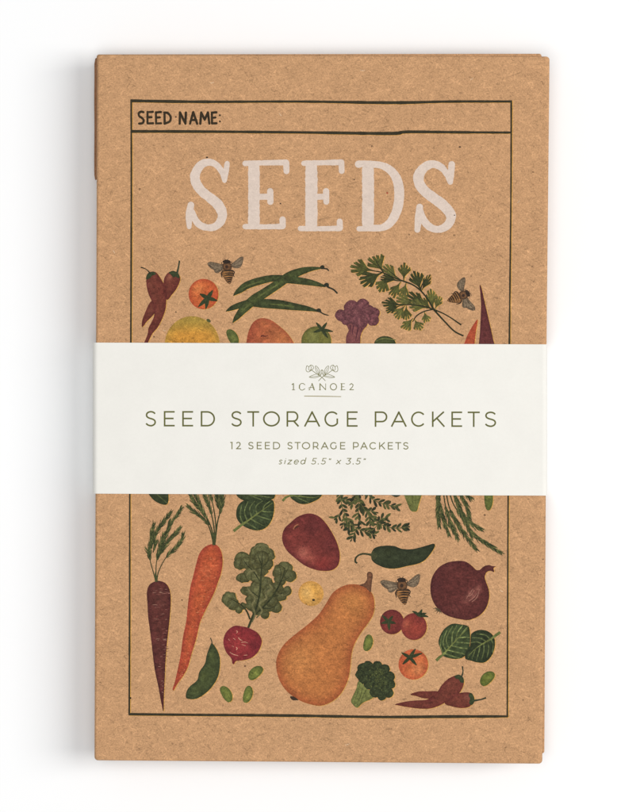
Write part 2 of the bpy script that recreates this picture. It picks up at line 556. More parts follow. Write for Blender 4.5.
def E(x, w_, yt, yb, lt, rt, lb, rb, ms_, st=163.3, sb=228):
    LA([(x, st + 4.2, w_), (x + .1, 190, w_ * .99), (x, sb - 3.6, w_)], seed=x)
    LA([(lt, yt, 5.6), ((lt + rt) / 2, yt - .6, 5.2), (rt, yt - 1, 6.0)], seed=x + 1)
    LA([(rt, yt - .5, 6.2), (rt + .3, yt + 7.8, 5.8)], seed=x + 2)
    LA([(lb, yb, 5.4), ((lb + rb) / 2, yb + .2, 5.0), (rb, yb - .2, 5.6)], seed=x + 3)
    LA([(rb, yb - .6, 6.0), (rb - .2, yb - 7.0, 6.2)], seed=x + 4)
    LA([(x, 197, 6), (ms_, 196.6, 6)], seed=x + 5)
    LA([(ms_, 191.2, 6.2), (ms_ + .2, 201.8, 6.2)], seed=x + 6)
E(253.9, 11.5, 163.4, 226.6, 245.2, 286.2, 245.0, 282.8, 270.2, sb=226)
E(311.3, 12.2, 163.3, 228.5, 303.8, 341.4, 300.4, 339.9, 326.1)
LA([(367.9, 167.6, 11.8), (368.1, 195, 11.8), (367.9, 224.6, 11.8)], 7)
LA([(358.5, 164.2, 7.2), (364, 163.6, 6), (373, 163.8, 6)], 8)
LA([(359, 228.8, 5.4), (372, 228.4, 5.6)], 9)
L(370, [(-10, 90, 40), (30, 92, 42), (70, 98, 44), (112, 116, 50), (150, 150, 56), (176, 200, 60), (187, 268, 62), (182, 345, 62), (162, 412, 60), (126, 468, 54), (80, 496, 44), (30, 500, 42), (-10, 500, 40)], seed=4)
L(370, [(512, 205, 32), (492, 155, 38), (455, 110, 46), (402, 90, 50), (350, 110, 58), (313, 160, 66), (316, 215, 66), (352, 265, 64), (408, 308, 66), (470, 355, 68),
        (517, 415, 64), (505, 470, 56), (460, 503, 48), (410, 505, 45), (365, 478, 50), (335, 430, 44), (320, 385, 40)], seed=5)
L(370, [(523, 92, 42), (519, 150, 40), (514, 205, 34)], seed=6); L(370, [(318, 365, 44), (310, 440, 46), (303, 510, 38)], seed=7)
ink(A, 'headline_lettering', 0, mat=M_PALE)

# ------------------------------------------------------------------ printed vegetables
G_DARK = (54, 66, 43); G_MID = (76, 88, 52); G_OLIVE = (98, 100, 58)
def star(A, cx, cy, tips, w=3.9, c=(50, 66, 44)):
    for (tx, ty) in tips:
        mx, my = (cx + tx) / 2, (cy + ty) / 2
        A.add(ribbon([(cx, cy, w * .9), (mx, my, w), (tx, ty, 0.9)]), flat(c, .1), 0)
    A.add(ell(cx, cy, w * .62), flat(c, .1), 0)

# chillies, upper left
def P9(o, p): return T(o, 255, 9.02, p)
RED = (116, 58, 46); RED_E = (96, 40, 38)
A = Art()
A.add(smooth_closed(P9(138, [(125, 415), (95, 450), (60, 530), (38, 590), (35, 645), (48, 643), (80, 600), (125, 555), (150, 520), (158, 440)])), paint(RED, RED_E, 2, blobs=[(150, 310, 4, (140, 84, 64), .5)]), fringe=True)
A.add(smooth_closed(P9(138, [(232, 235), (250, 185), (280, 155), (320, 145), (355, 165), (378, 195), (378, 235), (350, 300), (305, 360), (262, 405), (235, 330)])), paint(RED, RED_E, 2.2, blobs=[(169, 277, 3.2, (166, 104, 78), .8), (176, 287, 4, (100, 44, 40), .4)]), fringe=True)
A.add(smooth_closed(P9(138, [(75, 215), (85, 170), (120, 150), (160, 155), (195, 195), (225, 245), (250, 300), (258, 360), (255, 420), (250, 480), (225, 560), (180, 650), (130, 710), (90, 790), (60, 830), (40, 830), (85, 720), (95, 660), (125, 600), (145, 550), (146, 480), (125, 420), (95, 350), (78, 280)])),
      paint(RED, RED_E, 2.2, blobs=[(149, 285, 3, (150, 88, 66), .6), (152, 296, 3, (144, 80, 62), .5), (156, 312, 3, (138, 78, 62), .6), (163, 292, 4, (104, 44, 38), .5), (151, 330, 3, (132, 74, 60), .4)]), fringe=True)
ch = ink(A, 'printed_chilli_pair', 0)
A = Art(); GC = paint((56, 76, 50), (40, 58, 42), 1.2)
A.add(smooth_closed(P9(138, [(72, 215), (85, 170), (120, 152), (155, 158), (158, 178), (130, 184), (112, 205), (85, 220)]), 3), GC)
A.add(smooth_closed(P9(138, [(278, 158), (315, 143), (355, 158), (376, 190), (365, 212), (340, 195), (320, 202), (300, 180)]), 3), GC)
A.add(ribbon(P9(138, [(112, 170, 14), (90, 142, 9), (60, 122, 8), (25, 110, 12)][::1]) and [(x, y, q / 9.02) for x, y, q in P9(138, [(112, 170, 14), (90, 142, 9), (60, 122, 8), (25, 110, 12)])]), flat((46, 52, 42)), 0)
A.add(ribbon([(x, y, q / 9.02) for x, y, q in P9(138, [(352, 165, 20), (365, 110, 14), (375, 50, 14)])]), flat((54, 70, 54)), 0)
ink(A, 'stem', 1, ch)

# tomato, upper left
cx, cy = 190 + 122 / 9.02, 255 + 352 / 9.02
A = Art().add(ell(cx, cy, 14.9, 15.2, n=40), paint((202, 98, 52), (178, 70, 46), 2.4, blobs=[(cx - 6, cy - 6, 6, (212, 126, 70), .8), (cx + 9, cy + 2, 6, (184, 70, 44), .6), (cx + 4, cy + 13, 4, (208, 130, 60), .6)]), fringe=True)
to = ink(A, 'printed_tomato', 0, label='orange tomato with its calyx at lower right')
A = Art(); sc = P9(190, [(160, 388)])[0]
star(A, *sc, P9(190, [(88, 350), (206, 318), (246, 412), (143, 488), (74, 468)]))
ink(A, 'calyx', 1, to)

# bees
def bee(cx, cy, ang, sc, mirror=False, label=None):
    a0 = math.radians(ang)
    def W(pts, k=1):
        out = []
        for p in pts:
            x, y = (p[0] - 275) / 10.15 * sc, (p[1] - 255) / 10.15 * sc
            if mirror: x = -x
            q = (cx + x * math.cos(a0) - y * math.sin(a0), cy + x * math.sin(a0) + y * math.cos(a0))
            out.append(q + ((p[2] / 10.15 * sc,) if len(p) > 2 else ()))
        return out
    BK = (54, 42, 34)
    A = Art()
    wing = paint((134, 114, 90), (82, 66, 50), 0.9, .8, mott=.16, ms=1.4)
    A.add(smooth_closed(W([(225, 185), (160, 165), (90, 150), (55, 165), (58, 190), (90, 225), (125, 245), (135, 270), (165, 280), (200, 260), (235, 230)])), wing, 0.9)
    A.add(smooth_closed(W([(315, 185), (360, 145), (410, 105), (445, 92), (458, 110), (450, 160), (430, 205), (390, 225), (340, 215)])), wing, 0.9)
    for p in ([(230, 200, 7), (150, 190, 6), (75, 175, 7)], [(225, 215, 6), (170, 225, 5), (125, 240, 7)], [(70, 185, 14), (105, 215, 9), (130, 222, 6)],
              [(325, 195, 6), (390, 165, 5), (445, 115, 7)], [(330, 205, 6), (385, 200, 5), (435, 180, 6)], [(215, 232, 5), (190, 250, 5), (150, 268, 6)]):
        A.add(ribbon(W(p)), flat((84, 68, 54)), 0)
    wo = A
    A = Art()
    A.add(smooth_closed(W([(238, 236), (318, 236), (344, 268), (342, 310), (330, 350), (315, 395), (295, 402), (262, 370), (235, 330), (212, 285)])), paint((168, 116, 66), (84, 58, 40), 1.2, .8, ms=1.2), 0.9)
    for y0, xa, xb in ((252, 222, 338), (278, 240, 345), (300, 240, 336), (330, 246, 335), (352, 258, 328), (374, 272, 320)):
        A.add(ribbon(W([(xa, y0 + 6, 6), ((xa + xb) / 2, y0, 17), (xb, y0 + 3, 11)])), flat(BK, .15), 0)
    A.add(smooth_closed(W([(235, 165), (300, 160), (325, 190), (320, 235), (275, 255), (235, 240), (222, 200)])), paint((128, 88, 56), BK, 1.2, .9, ms=1.0), 0.8)
    A.add(ell(*W([(270, 208)])[0], 1.8 * sc, 1.9 * sc), paint((66, 48, 38), None), 0.8)
    A.add(ell(*W([(268, 150)])[0], 4.4 * sc, 2.2 * sc, ang), flat(BK, .15), 0.8)
    for p in ([(262, 140, 6), (250, 122, 5), (222, 122, 5)], [(272, 138, 6), (280, 122, 5), (292, 114, 5)], [(225, 250, 12), (208, 285, 12), (218, 330, 8)],
              [(330, 245, 12), (355, 268, 12), (345, 305, 9), (362, 322, 5)], [(232, 180, 6), (214, 175, 6), (214, 155, 5)], [(310, 165, 6), (322, 150, 6), (328, 180, 5)]):
        A.add(ribbon(W(p)), flat(BK, .1), 0)
    o = ink(A, 'printed_bee', 1, label=label)
    ink(wo, 'wings', 0, o)
bee(227.2, 271.0, 0, 0.90, label='bee above the left tomato')
bee(459.6, 297.0, 62, 0.86, True, label='bee turned sideways near the herb sprig')
bee(402.2, 590.2, 0, 1.0, label='bee above the dark tomatoes')

# green beans crossing
def K5(p): return [(225 + a / 5.333, 255 + b_ / 5.333, c_ / 5.333) for a, b_, c_ in p]
A = Art(); gb = dict(mott=.16, ms=4, hue=.08)
A.add(ribbon(K5([(45, 217, 4), (58, 204, 18), (80, 187, 32), (120, 160, 40), (190, 137, 40), (260, 124, 36), (330, 130, 40), (400, 138, 38), (470, 150, 30), (532, 166, 12)])), paint((66, 82, 50), (44, 58, 40), 1.8, **gb), fringe=True)
A.add(ribbon(K5([(4, 301, 3), (20, 292, 16), (45, 280, 28), (90, 265, 34), (140, 255, 40), (200, 258, 48), (280, 263, 50), (360, 274, 40), (440, 286, 26), (492, 298, 10)])), paint((60, 76, 48), (42, 56, 40), 1.8, seed=2, **gb), fringe=True)
for p in ([(528, 166, 14), (543, 160, 24), (552, 172, 10), (578, 184, 9), (600, 205, 9)], [(488, 296, 14), (502, 296, 22), (512, 306, 8), (530, 316, 7), (553, 322, 5)]):
    A.add(ribbon(K5(p)), flat((50, 50, 38)), 0)
A.add(ribbon(K5([(41, 362, 4), (50, 348, 16), (66, 328, 30), (100, 288, 44), (150, 242, 52), (210, 203, 50), (280, 157, 48), (340, 115, 48), (400, 89, 40), (460, 74, 24), (515, 69, 8)])), paint((70, 88, 52), (44, 60, 40), 2.0, seed=4, **gb), fringe=True)
A.add(ribbon(K5([(508, 68, 12), (520, 66, 24), (530, 72, 8), (545, 75, 8), (554, 85, 6)])), flat((50, 50, 38)), 0)
for p in ([(90, 182, 4), (130, 160, 7), (200, 140, 5)], [(160, 236, 4), (220, 196, 8), (290, 152, 5)], [(240, 262, 4), (300, 266, 8), (370, 276, 4)], [(90, 302, 3), (110, 282, 7), (140, 256, 4)]):
    A.add(ribbon(K5(p)), flat((88, 104, 60), .15), 0)
ink(A, 'printed_green_beans', 0)

# lemon
A = Art().add(ell(192, 345, 27.3, 28.8, n=50), paint((208, 144, 56), (170, 134, 58), 5.0, .75, grad=((192, 334), (192, 318), (164, 140, 60)), ms=6), fringe=True)
A.add(ell(208.6, 320.6, 2.4, 1.5, 35), flat((74, 84, 52)), 0)
ink(A, 'printed_lemon', 0)

# beans
def bean(cx, cy, rx, ry, ang, name='printed_bean', c=(104, 122, 60), label=None):
    a0 = math.radians(ang); pts = []
    for i in range(26):
        t = 2 * math.pi * i / 26
        x = rx * math.cos(t); y = ry * math.sin(t)
        y -= 0.28 * ry * (1 - (x / rx) ** 2) * (1.0 if math.sin(t) > 0 else 0.12) * 1.0 - 0.08 * ry
        pts.append((cx + x * math.cos(a0) - y * math.sin(a0), cy + x * math.sin(a0) + y * math.cos(a0)))
    A = Art().add(pts, paint(c, (66, 88, 46), 1.5, .75, mott=.12, ms=3, blobs=[(cx + 1, cy + .5, 2.5, (136, 150, 76), .55)]), 1.2, fringe=True)
    ink(A, name, 0, label=label)
bean(232.6, 337.5, 9.2, 5.6, 62, c=(88, 106, 60), label='green bean beside the lemon')
bean(215 + 288 / 7.11, 610 + 447 / 7.11, 8.8, 5.9, -42, label='green bean under the radish')
bean(215 + 80 / 7.11, 610 + 597 / 7.11, 8.9, 5.6, 60, label='green bean beside the pod')
bean(215 + 232 / 7.11, 610 + 600 / 7.11, 8.8, 5.2, 105, label='green bean above the bottom rule, beside the squash')
bean(350 + 127 / 7.11, 600 + 305 / 7.11, 8.5, 5.2, 103, label='green bean between squash and broccoli')
bean(430 + 458 / 8, 615 + 508 / 8, 8.8, 6.2, -45, c=(96, 116, 52), label='green bean at the lower right')
bean(488.2, 497, 13.5, 5.0, 88, c=(92, 108, 56), label='green bean cut off by the paper band')

# sweet potato
A = Art().add(smooth_closed(T(225, 255, 5.333, [(112, 500), (115, 460), (125, 410), (150, 360), (190, 337), (240, 345), (285, 375), (330, 415), (362, 460), (375, 500), (330, 560), (150, 560)])),
              paint((170, 84, 56), (156, 72, 50), 3, .6, grad=((250, 330), (285, 335), (190, 112, 66)), ms=5, mott=.1, blobs=[(263, 322, 4, (182, 106, 62), .6)]), fringe=True)
A.add(ribbon(K5([(190, 436, 4), (200, 430, 10), (215, 434, 6), (230, 428, 4)])), flat((110, 54, 40)), 0)
ink(A, 'printed_sweet_potato', 0)

# green tomato
A = Art().add(ell(225 + 487 / 5.333, 255 + 460 / 5.333, 15, 15, n=36), paint((116, 116, 60), (88, 92, 52), 3, .7, blobs=[(311, 335, 4, (138, 130, 70), .5)]), fringe=True)
tg = ink(A, 'printed_green_tomato', 0)
A = Art(); star(A, 225 + 517 / 5.333, 255 + 398 / 5.333, T(225, 255, 5.333, [(486, 360), (543, 360), (576, 408), (548, 442), (472, 412)]), 3.0)
ink(A, 'calyx', 1, tg)

# purple cauliflower
A = Art(); PC = (112, 66, 70)
def K8(ox, oy, p): return T(ox, oy, 8, p)
A.add(smooth_closed(K8(330, 250, [(128, 580), (150, 640), (130, 690), (138, 780), (232, 780), (245, 690), (265, 640), (300, 590), (220, 560)]), 3), paint((128, 74, 72), (100, 56, 60), 2, blobs=[(357, 335, 3, (146, 90, 84), .6)]), 1.3, fringe=True)
for p in ([(190, 600, 10), (180, 650, 8), (185, 680, 3)], [(230, 600, 14), (215, 670, 9), (205, 730, 4)], [(160, 600, 10), (170, 650, 4)], [(262, 600, 14), (245, 650, 5)]):
    A.add(ribbon([(330 + a / 8, 250 + b_ / 8, c_ / 8) for a, b_, c_ in p]), flat((84, 44, 52)), 0)
for i, (x, y, r) in enumerate(((230, 530, 88), (130, 555, 48), (345, 560, 50), (250, 570, 60), (88, 525, 50), (348, 505, 50), (170, 455, 58), (262, 440, 52), (300, 480, 50), (210, 500, 50), (140, 510, 44), (285, 545, 44), (190, 560, 34))):
    A.add(ell(330 + x / 8, 250 + y / 8, r / 8, r / 8.4, wob=.12, seed=i), paint((114, 67, 70), (86, 48, 54), 1.8, .5, mott=.2, ms=1.6, seed=i, blobs=[(330 + x / 8 - 1, 250 + y / 8 - 1, r / 18, (150, 96, 92), .35)]), 1.1, fringe=i in (4, 5, 2))
ink(A, 'printed_cauliflower', 0)

# leaf dome under the herb sprig
A = Art().add(ell(330 + 440 / 8, 250 + 752 / 8, 10.8, 8, n=24), paint((70, 84, 52), (46, 60, 42), 2), fringe=True)
A.add(ribbon([(376, 341, .8), (384, 338.5, 1.2), (396, 340, .7)]), flat((104, 116, 70)), 0)
ink(A, 'printed_spinach_leaf', 0)

# parsley sprig
A = Art(); B = Art()
def K3(p): return [(320 + a / 3.2, 240 + b_ / 3.2) + ((c_[0] / 3.2,) if c_ else ()) for a, b_, *c_ in p]
def leaflet(bx_, tx, wd, c, seed):
    rr = random.Random(seed)
    (x0, y0), (x1, y1) = K3([bx_])[0], K3([tx])[0]
    wd /= 3.2
    dx, dy = x1 - x0, y1 - y0; l = math.hypot(dx, dy); ux, uy = dx / l, dy / l; px, py = -uy, ux
    pts = [(0, -.03), (.20, -.07), (.34, -.20)]
    k = 5; wd *= 1.22; sp_ = 1.02
    for i in range(k):
        ang = (-1 + 2 * (i + .5) / k) * sp_ * 1.12
        ro = 1.0 + rr.uniform(-.12, .07)
        for q_, m_ in ((-.15, .93), (-.05, 1.03), (.05, .96), (.14, 1.0), (.17, .9)):
            pts.append((.25 + .75 * math.cos(ang + q_) * ro * m_, .62 * math.sin(ang + q_) * ro * m_))
        if i < k - 1:
            an = ang + sp_ * 1.12 / k
            pts.append((.25 + .75 * math.cos(an) * .60, .62 * math.sin(an) * .60))
    pts += [(.34, .20), (.20, .07), (0, .03)]
    poly = [(x0 + ux * u * l + px * v_ * wd, y0 + uy * u * l + py * v_ * wd) for u, v_ in pts]
    A.add(smooth_closed(poly, 2), paint(c, mix(c, (34, 46, 32), .5), 1.0, .45, mott=.16, ms=2.4, hue=.08, seed=seed), 1.2, fringe=True)
    for s in (-.28, 0, .28):
        A.add(ribbon([(x0 + ux * l * .15, y0 + uy * l * .15, .45), (x0 + ux * l * .8 + px * s * wd, y0 + uy * l * .8 + py * s * wd, .25)], n=1), flat(mix(c, (36, 46, 32), .55)), 0)
for i, (b0, t0, wd, cc) in enumerate([
    ((170, 98), (98, 84), 46, 1), ((203, 102), (166, 48), 46, 1), ((200, 104), (126, 140), 44, 0), ((215, 118), (188, 168), 42, 1),
    ((250, 124), (202, 84), 32, 2), ((252, 130), (192, 118), 24, 0), ((268, 130), (270, 72), 34, 1), ((258, 134), (226, 182), 30, 1),
    ((276, 136), (262, 186), 28, 2), ((322, 162), (300, 98), 38, 0), ((324, 164), (352, 112), 22, 0), ((362, 218), (354, 156), 32, 2),
    ((368, 222), (384, 180), 24, 2), ((348, 214), (278, 176), 40, 0), ((352, 216), (322, 186), 26, 1), ((345, 218), (282, 204), 34, 2), ((262, 208), (200, 200), 30, 0), ((258, 210), (208, 228), 24, 0),
    ((272, 210), (240, 250), 30, 2), ((276, 210), (276, 256), 26, 1), ((300, 206), (244, 184), 34, 2),
    ((298, 250), (264, 288), 28, 2), ((302, 254), (322, 288), 28, 2), ((334, 230), (342, 264), 24, 2)]):
    leaflet(b0, t0, wd, [(62, 70, 42), (88, 92, 50), (108, 108, 58)][cc], i + 1)
for p in ([(459, 307, 5), (430, 292, 5), (400, 262, 5), (366, 224, 6), (345, 190, 5), (322, 162, 5), (296, 143, 5), (262, 130, 5), (225, 116, 4), (200, 104, 4), (160, 97, 3)],
          [(452, 272, 5), (420, 250, 4), (392, 234, 4), (362, 222, 5), (330, 212, 4), (290, 207, 4), (250, 208, 3)], [(362, 222, 4), (335, 228, 4), (310, 242, 4), (296, 262, 3)],
          [(203, 104, 4), (190, 85, 3), (178, 66, 2)], [(268, 131, 3), (245, 130, 3), (205, 124, 2)], [(322, 162, 4), (326, 145, 4), (340, 122, 2)], [(262, 131, 3), (220, 98, 2)]):
    B.add(ribbon(K3(p)), flat((46, 52, 36)), 0)
ps = ink(A, 'printed_parsley', 0)
ink(B, 'stem', 1, ps)

# carrots cut by the band, upper right
A = Art().add(smooth_closed(T(400, 250, 5.818, [(452, 405), (430, 430), (400, 480), (375, 540), (355, 600), (430, 600), (434, 540), (442, 470)]), 4), paint((186, 84, 52), (160, 60, 46), 1.5), fringe=True)
ink(A, 'printed_carrot', 0, label='tip of an orange carrot above the paper band')
A = Art().add(smooth_closed(T(400, 250, 5.818, [(463, 208), (471, 300), (469, 400), (465, 480), (464, 600), (555, 600), (542, 520), (520, 420), (492, 300), (474, 220)]), 4), paint((104, 52, 50), (78, 38, 42), 1.8), fringe=True)
ink(A, 'printed_purple_carrot', 0, label='tip of a purple carrot above the paper band')

# leaf scrap under the band, left
A = Art().add(smooth_closed(K8(140, 490, [(55, 0), (88, 58), (130, 95), (180, 116), (215, 114), (229, 80), (226, 20), (220, -40), (80, -40)])), paint((52, 70, 46), (38, 54, 38), 2, .6), fringe=True)
A.add(ribbon([(150, 488, .8), (160, 497, .9), (167, 503, .4)]), flat((82, 100, 62)), 0)
ink(A, 'printed_pod', 0, label='green pod cut off by the paper band')

# feathery fronds
def frond(A, path, k, ox, oy, w0=5, tuft=34, start=0.3, c=(58, 74, 46), seed=0, step=7, ang=26, wt=5.0):
    rr = random.Random(seed)
    p = smooth_open([(ox + a / k, oy + b_ / k, w0 / k) for a, b_ in path], 10)
    p = [(a, b_, q * (1 - .6 * i / len(p))) for i, (a, b_, q) in enumerate(p)]
    A.add(ribbon(p, False), flat(mix(c, (40, 56, 36), .4), .1), 0)
    L_ = [0]
    for i in range(1, len(p)): L_.append(L_[-1] + math.hypot(p[i][0] - p[i - 1][0], p[i][1] - p[i - 1][1]))
    s = L_[-1] * start; side = 1
    while s < L_[-1]:
        i = max(j for j in range(len(p)) if L_[j] <= s); i = min(i, len(p) - 2)
        t = (s - L_[i]) / max(L_[i + 1] - L_[i], 1e-6)
        x = p[i][0] + (p[i + 1][0] - p[i][0]) * t; y = p[i][1] + (p[i + 1][1] - p[i][1]) * t
        d = math.atan2(p[i + 1][1] - p[i][1], p[i + 1][0] - p[i][0]) + side * math.radians(ang * rr.uniform(.6, 1.4))
        fr = (s / L_[-1] - start) / (1 - start)
        ln = tuft / k * rr.uniform(.7, 1.2) * (0.65 + 0.5 * math.sin(math.pi * min(1, fr * .9 + .12)))
        cc = mix(c, rr.choice([(120, 124, 76), (36, 50, 34), (74, 88, 52)]), rr.uniform(.2, .85))
        A.add(ribbon([(x, y, wt / k), (x + ln * .55 * math.cos(d), y + ln * .55 * math.sin(d), wt * .8 / k), (x + ln * math.cos(d - side * .12), y + ln * math.sin(d - side * .12), .12)], n=3), flat(cc, .08), 0)
        side = -side; s += step / k * rr.uniform(.7, 1.3)

# purple carrot
A = Art()
right = K8(140, 580, [(125, 10), (170, 10), (215, 35), (240, 90), (247, 160), (240, 280), (228, 400), (215, 520), (205, 640)]) + K8(140, 630, [(201, 330), (196, 440), (191, 560), (190, 640), (184, 646), (166, 560), (146, 450), (122, 340), (110, 260)])
left = K8(140, 580, [(96, 540), (82, 420), (66, 300), (60, 195), (55, 100), (75, 40)])
A.add(smooth_closed(right + left), paint((98, 50, 44), (76, 36, 36), 2.6, .7, mott=.14, ms=4, blobs=[(160, 600, 6, (106, 60, 52), .6), (160, 640, 6, (98, 50, 46), .6)]), fringe=True)
rr = random.Random(3)
for i in range(85):
    t = rr.random(); y = 588 + t * 108; hw = 11 * (1 - t) ** .75 * .8; x = 162 + t * 1.0 + rr.uniform(-hw, hw)
    l = rr.uniform(1.5, 6.5) * (1 - .6 * t)
    x0, x1 = x - l / 2, x + l / 2
    A.add(ribbon([(x0, y, .25), ((x0 + x1) / 2, y + rr.uniform(-.4, .3), rr.uniform(.3, .6)), (x1, y + rr.uniform(-.5, .3), .2)], n=3), flat(rr.choice([(146, 96, 84), (128, 78, 68), (60, 28, 32), (160, 116, 98)])), 0)
pc = ink(A, 'printed_purple_carrot', 0, label='whole purple carrot with its feathery top')
A = Art()
for i, (p, st) in enumerate([([(125, 725), (105, 650), (85, 580), (75, 520), (85, 440), (95, 370), (110, 270)], .36),
                      ([(130, 725), (128, 640), (135, 560), (160, 470), (188, 345)], .42), ([(135, 725), (150, 650), (205, 545), (270, 480), (330, 410), (345, 350)], .45),
                      ([(140, 560), (180, 480), (220, 420), (280, 350), (322, 300)], .15), ([(92, 470), (115, 380), (150, 310), (200, 240), (250, 175)], .1),
                      ([(165, 480), (205, 370), (245, 270), (290, 210), (335, 140)], .15), ([(75, 540), (65, 500), (62, 480)], .1), ([(105, 500), (120, 440), (130, 410)], 0.1)]):
    frond(A, p, 8, 140, 490, 9, 50, st, seed=i, step=4.6, wt=7, ang=24)
A.add(ribbon([(x, y, q / 8) for x, y, q in K8(140, 490, [(132, 735, 24), (127, 700, 20), (125, 660, 12)])]), flat((66, 80, 50)), 0)
ink(A, 'carrot_top', 1, pc)

# orange carrot
r1 = K8(180, 490, [(265, 432), (310, 455), (335, 510), (341, 580), (330, 660), (303, 740)]) + K8(140, 580, [(590, 110), (530, 230), (480, 340), (450, 470), (410, 600)]) + \
     K8(140, 630, [(385, 290), (350, 360), (300, 430), (270, 482), (261, 470), (280, 410), (305, 300), (325, 200)]) + K8(140, 580, [(345, 450), (370, 330), (385, 180), (402, 60)]) + K8(180, 490, [(105, 690), (130, 590), (155, 510), (200, 455)])
A = Art().add(smooth_closed(r1), paint((186, 84, 50), (158, 58, 46), 3.2, .7, mott=.12, ms=4, blobs=[(207, 572, 7, (196, 98, 62), .5), (200, 600, 8, (192, 92, 52), .6), (190, 640, 6, (198, 98, 54), .6)]), fringe=True)
for i in range(110):
    t = rr.random(); y = 552 + t * 130
    xc = 211 - 6 * t - 26 * t ** 1.6; hw = 13 * (1 - t) ** .8
    x = xc + rr.uniform(-hw, hw) * .75; l = rr.uniform(1.5, 5) * (1 - .6 * t)
    A.add(ribbon([(x - l / 2, y + .3, .2), (x, y, rr.uniform(.25, .55)), (x + l / 2, y + .35, .2)], n=3), flat(rr.choice([(160, 62, 42), (206, 118, 78), (168, 66, 44), (212, 130, 88)])), 0)
oc = ink(A, 'printed_carrot', 0, label='whole orange carrot with its feathery top')
A = Art()
for i, (p, st) in enumerate([([(268, 430), (250, 350), (225, 280), (180, 225), (120, 180), (60, 128)], .4), ([(272, 430), (255, 320), (215, 220), (165, 130), (120, 30), (110, -30)], .5),
                      ([(232, 280), (200, 200), (130, 120), (90, 50), (70, -20)], .15), ([(275, 430), (272, 300), (245, 170), (205, 60), (180, -20)], .5),
                      ([(278, 430), (288, 300), (270, 150), (240, 30), (232, -30)], .72), ([(280, 420), (300, 260), (322, 170), (326, 80), (300, -10)], .52), ([(318, 190), (340, 90), (335, 0)], .05), ([(322, 170), (300, 100), (285, 30)], .1)]):
    frond(A, p, 8, 180, 490, 12, 48, st, seed=20 + i, step=4.6, wt=7, ang=24)
A.add(ribbon([(x, y, q / 8) for x, y, q in K8(180, 490, [(272, 442, 26), (272, 390, 24), (272, 340, 14)])]), flat((64, 76, 48)), 0)
ink(A, 'carrot_top', 1, oc)

# basil leaves
def basil(outline, stem, veins, c=(50, 70, 47), vc=(94, 116, 74), A=None, seed=0):
    A.add(smooth_closed(outline, 4), paint(c, mix(c, (26, 44, 32), .7), 1.8, .6, mott=.2, ms=2.6, seed=seed), 1.3, fringe=True)
    for v_ in veins:
        A.add(ribbon([(a_, b_, w_ * 2.0) for a_, b_, w_ in v_]), flat(mix(c, vc, .45), .25), 0)
    for v_ in veins:
        A.add(ribbon([(a_, b_, w_ * .8) for a_, b_, w_ in v_]), flat(vc, .3), 0)
    if stem: A.add(ribbon(stem), paint((124, 140, 82), (90, 110, 62), .8), 0)
def KK(k, ox, oy, p): return [(ox + a[0] / k, oy + a[1] / k) + ((a[2] / k,) if len(a) > 2 else ()) for a in p]
A = Art(); k4 = 4.571
basil(KK(k4, 220, 480, [(72, 62), (92, 86), (130, 98), (200, 96), (240, 88), (252, 70), (250, 30), (75, 30)]), None,
      [KK(k4, 220, 480, q) for q in ([(120, 60, 3), (150, 75, 4), (190, 90, 2)], [(90, 66, 2), (150, 68, 4), (240, 82, 2)])], A=A, seed=1)
basil(KK(k4, 220, 480, [(74, 160), (80, 122), (105, 96), (150, 88), (200, 92), (240, 92), (248, 125), (238, 180), (210, 218), (170, 231), (130, 222), (100, 205), (82, 185)]),
      KK(k4, 220, 480, [(62, 234, 13), (95, 208, 12), (130, 184, 8), (180, 148, 5), (240, 105, 2)]),
      [KK(k4, 220, 480, q) for q in ([(105, 200, 4), (92, 160, 3), (100, 112, 2)], [(125, 187, 4), (112, 145, 3), (128, 98, 2)], [(145, 173, 4), (136, 130, 3), (160, 94, 2)], [(168, 156, 4), (165, 120, 3), (195, 95, 2)],
                                     [(195, 138, 3), (205, 115, 3), (230, 96, 2)], [(118, 193, 4), (150, 212, 3), (175, 228, 2)], [(140, 178, 4), (180, 200, 3), (212, 214, 2)], [(165, 160, 4), (205, 175, 3), (234, 182, 2)], [(190, 142, 3), (220, 146, 3), (244, 145, 2)])], A=A, seed=2)
ink(A, 'printed_basil', 0, label='basil leaves above the loose leaf greens')
A = Art()
basil(K8(270, 490, [(160, 50), (200, 90), (240, 110), (290, 112), (350, 92), (400, 62), (422, 20), (420, -40), (170, -40)]),
      [(x, y, q / 8) for x, y, q in K8(270, 490, [(100, 88, 20), (130, 58, 18), (170, 46, 12), (240, 50, 8), (340, 62, 5), (400, 50, 2)])],
      [[(x, y, q / 8) for x, y, q in K8(270, 490, q_)] for q_ in ([(200, 50, 4), (260, 80, 5), (310, 100, 3)], [(230, 46, 4), (290, 20, 5), (330, -10, 3)])], A=A, seed=3)
ink(A, 'printed_basil', 0, label='basil leaf cut off by the paper band')
A = Art()
k8v = lambda q_: [(x, y, q / 8) for x, y, q in K8(430, 615, q_)]
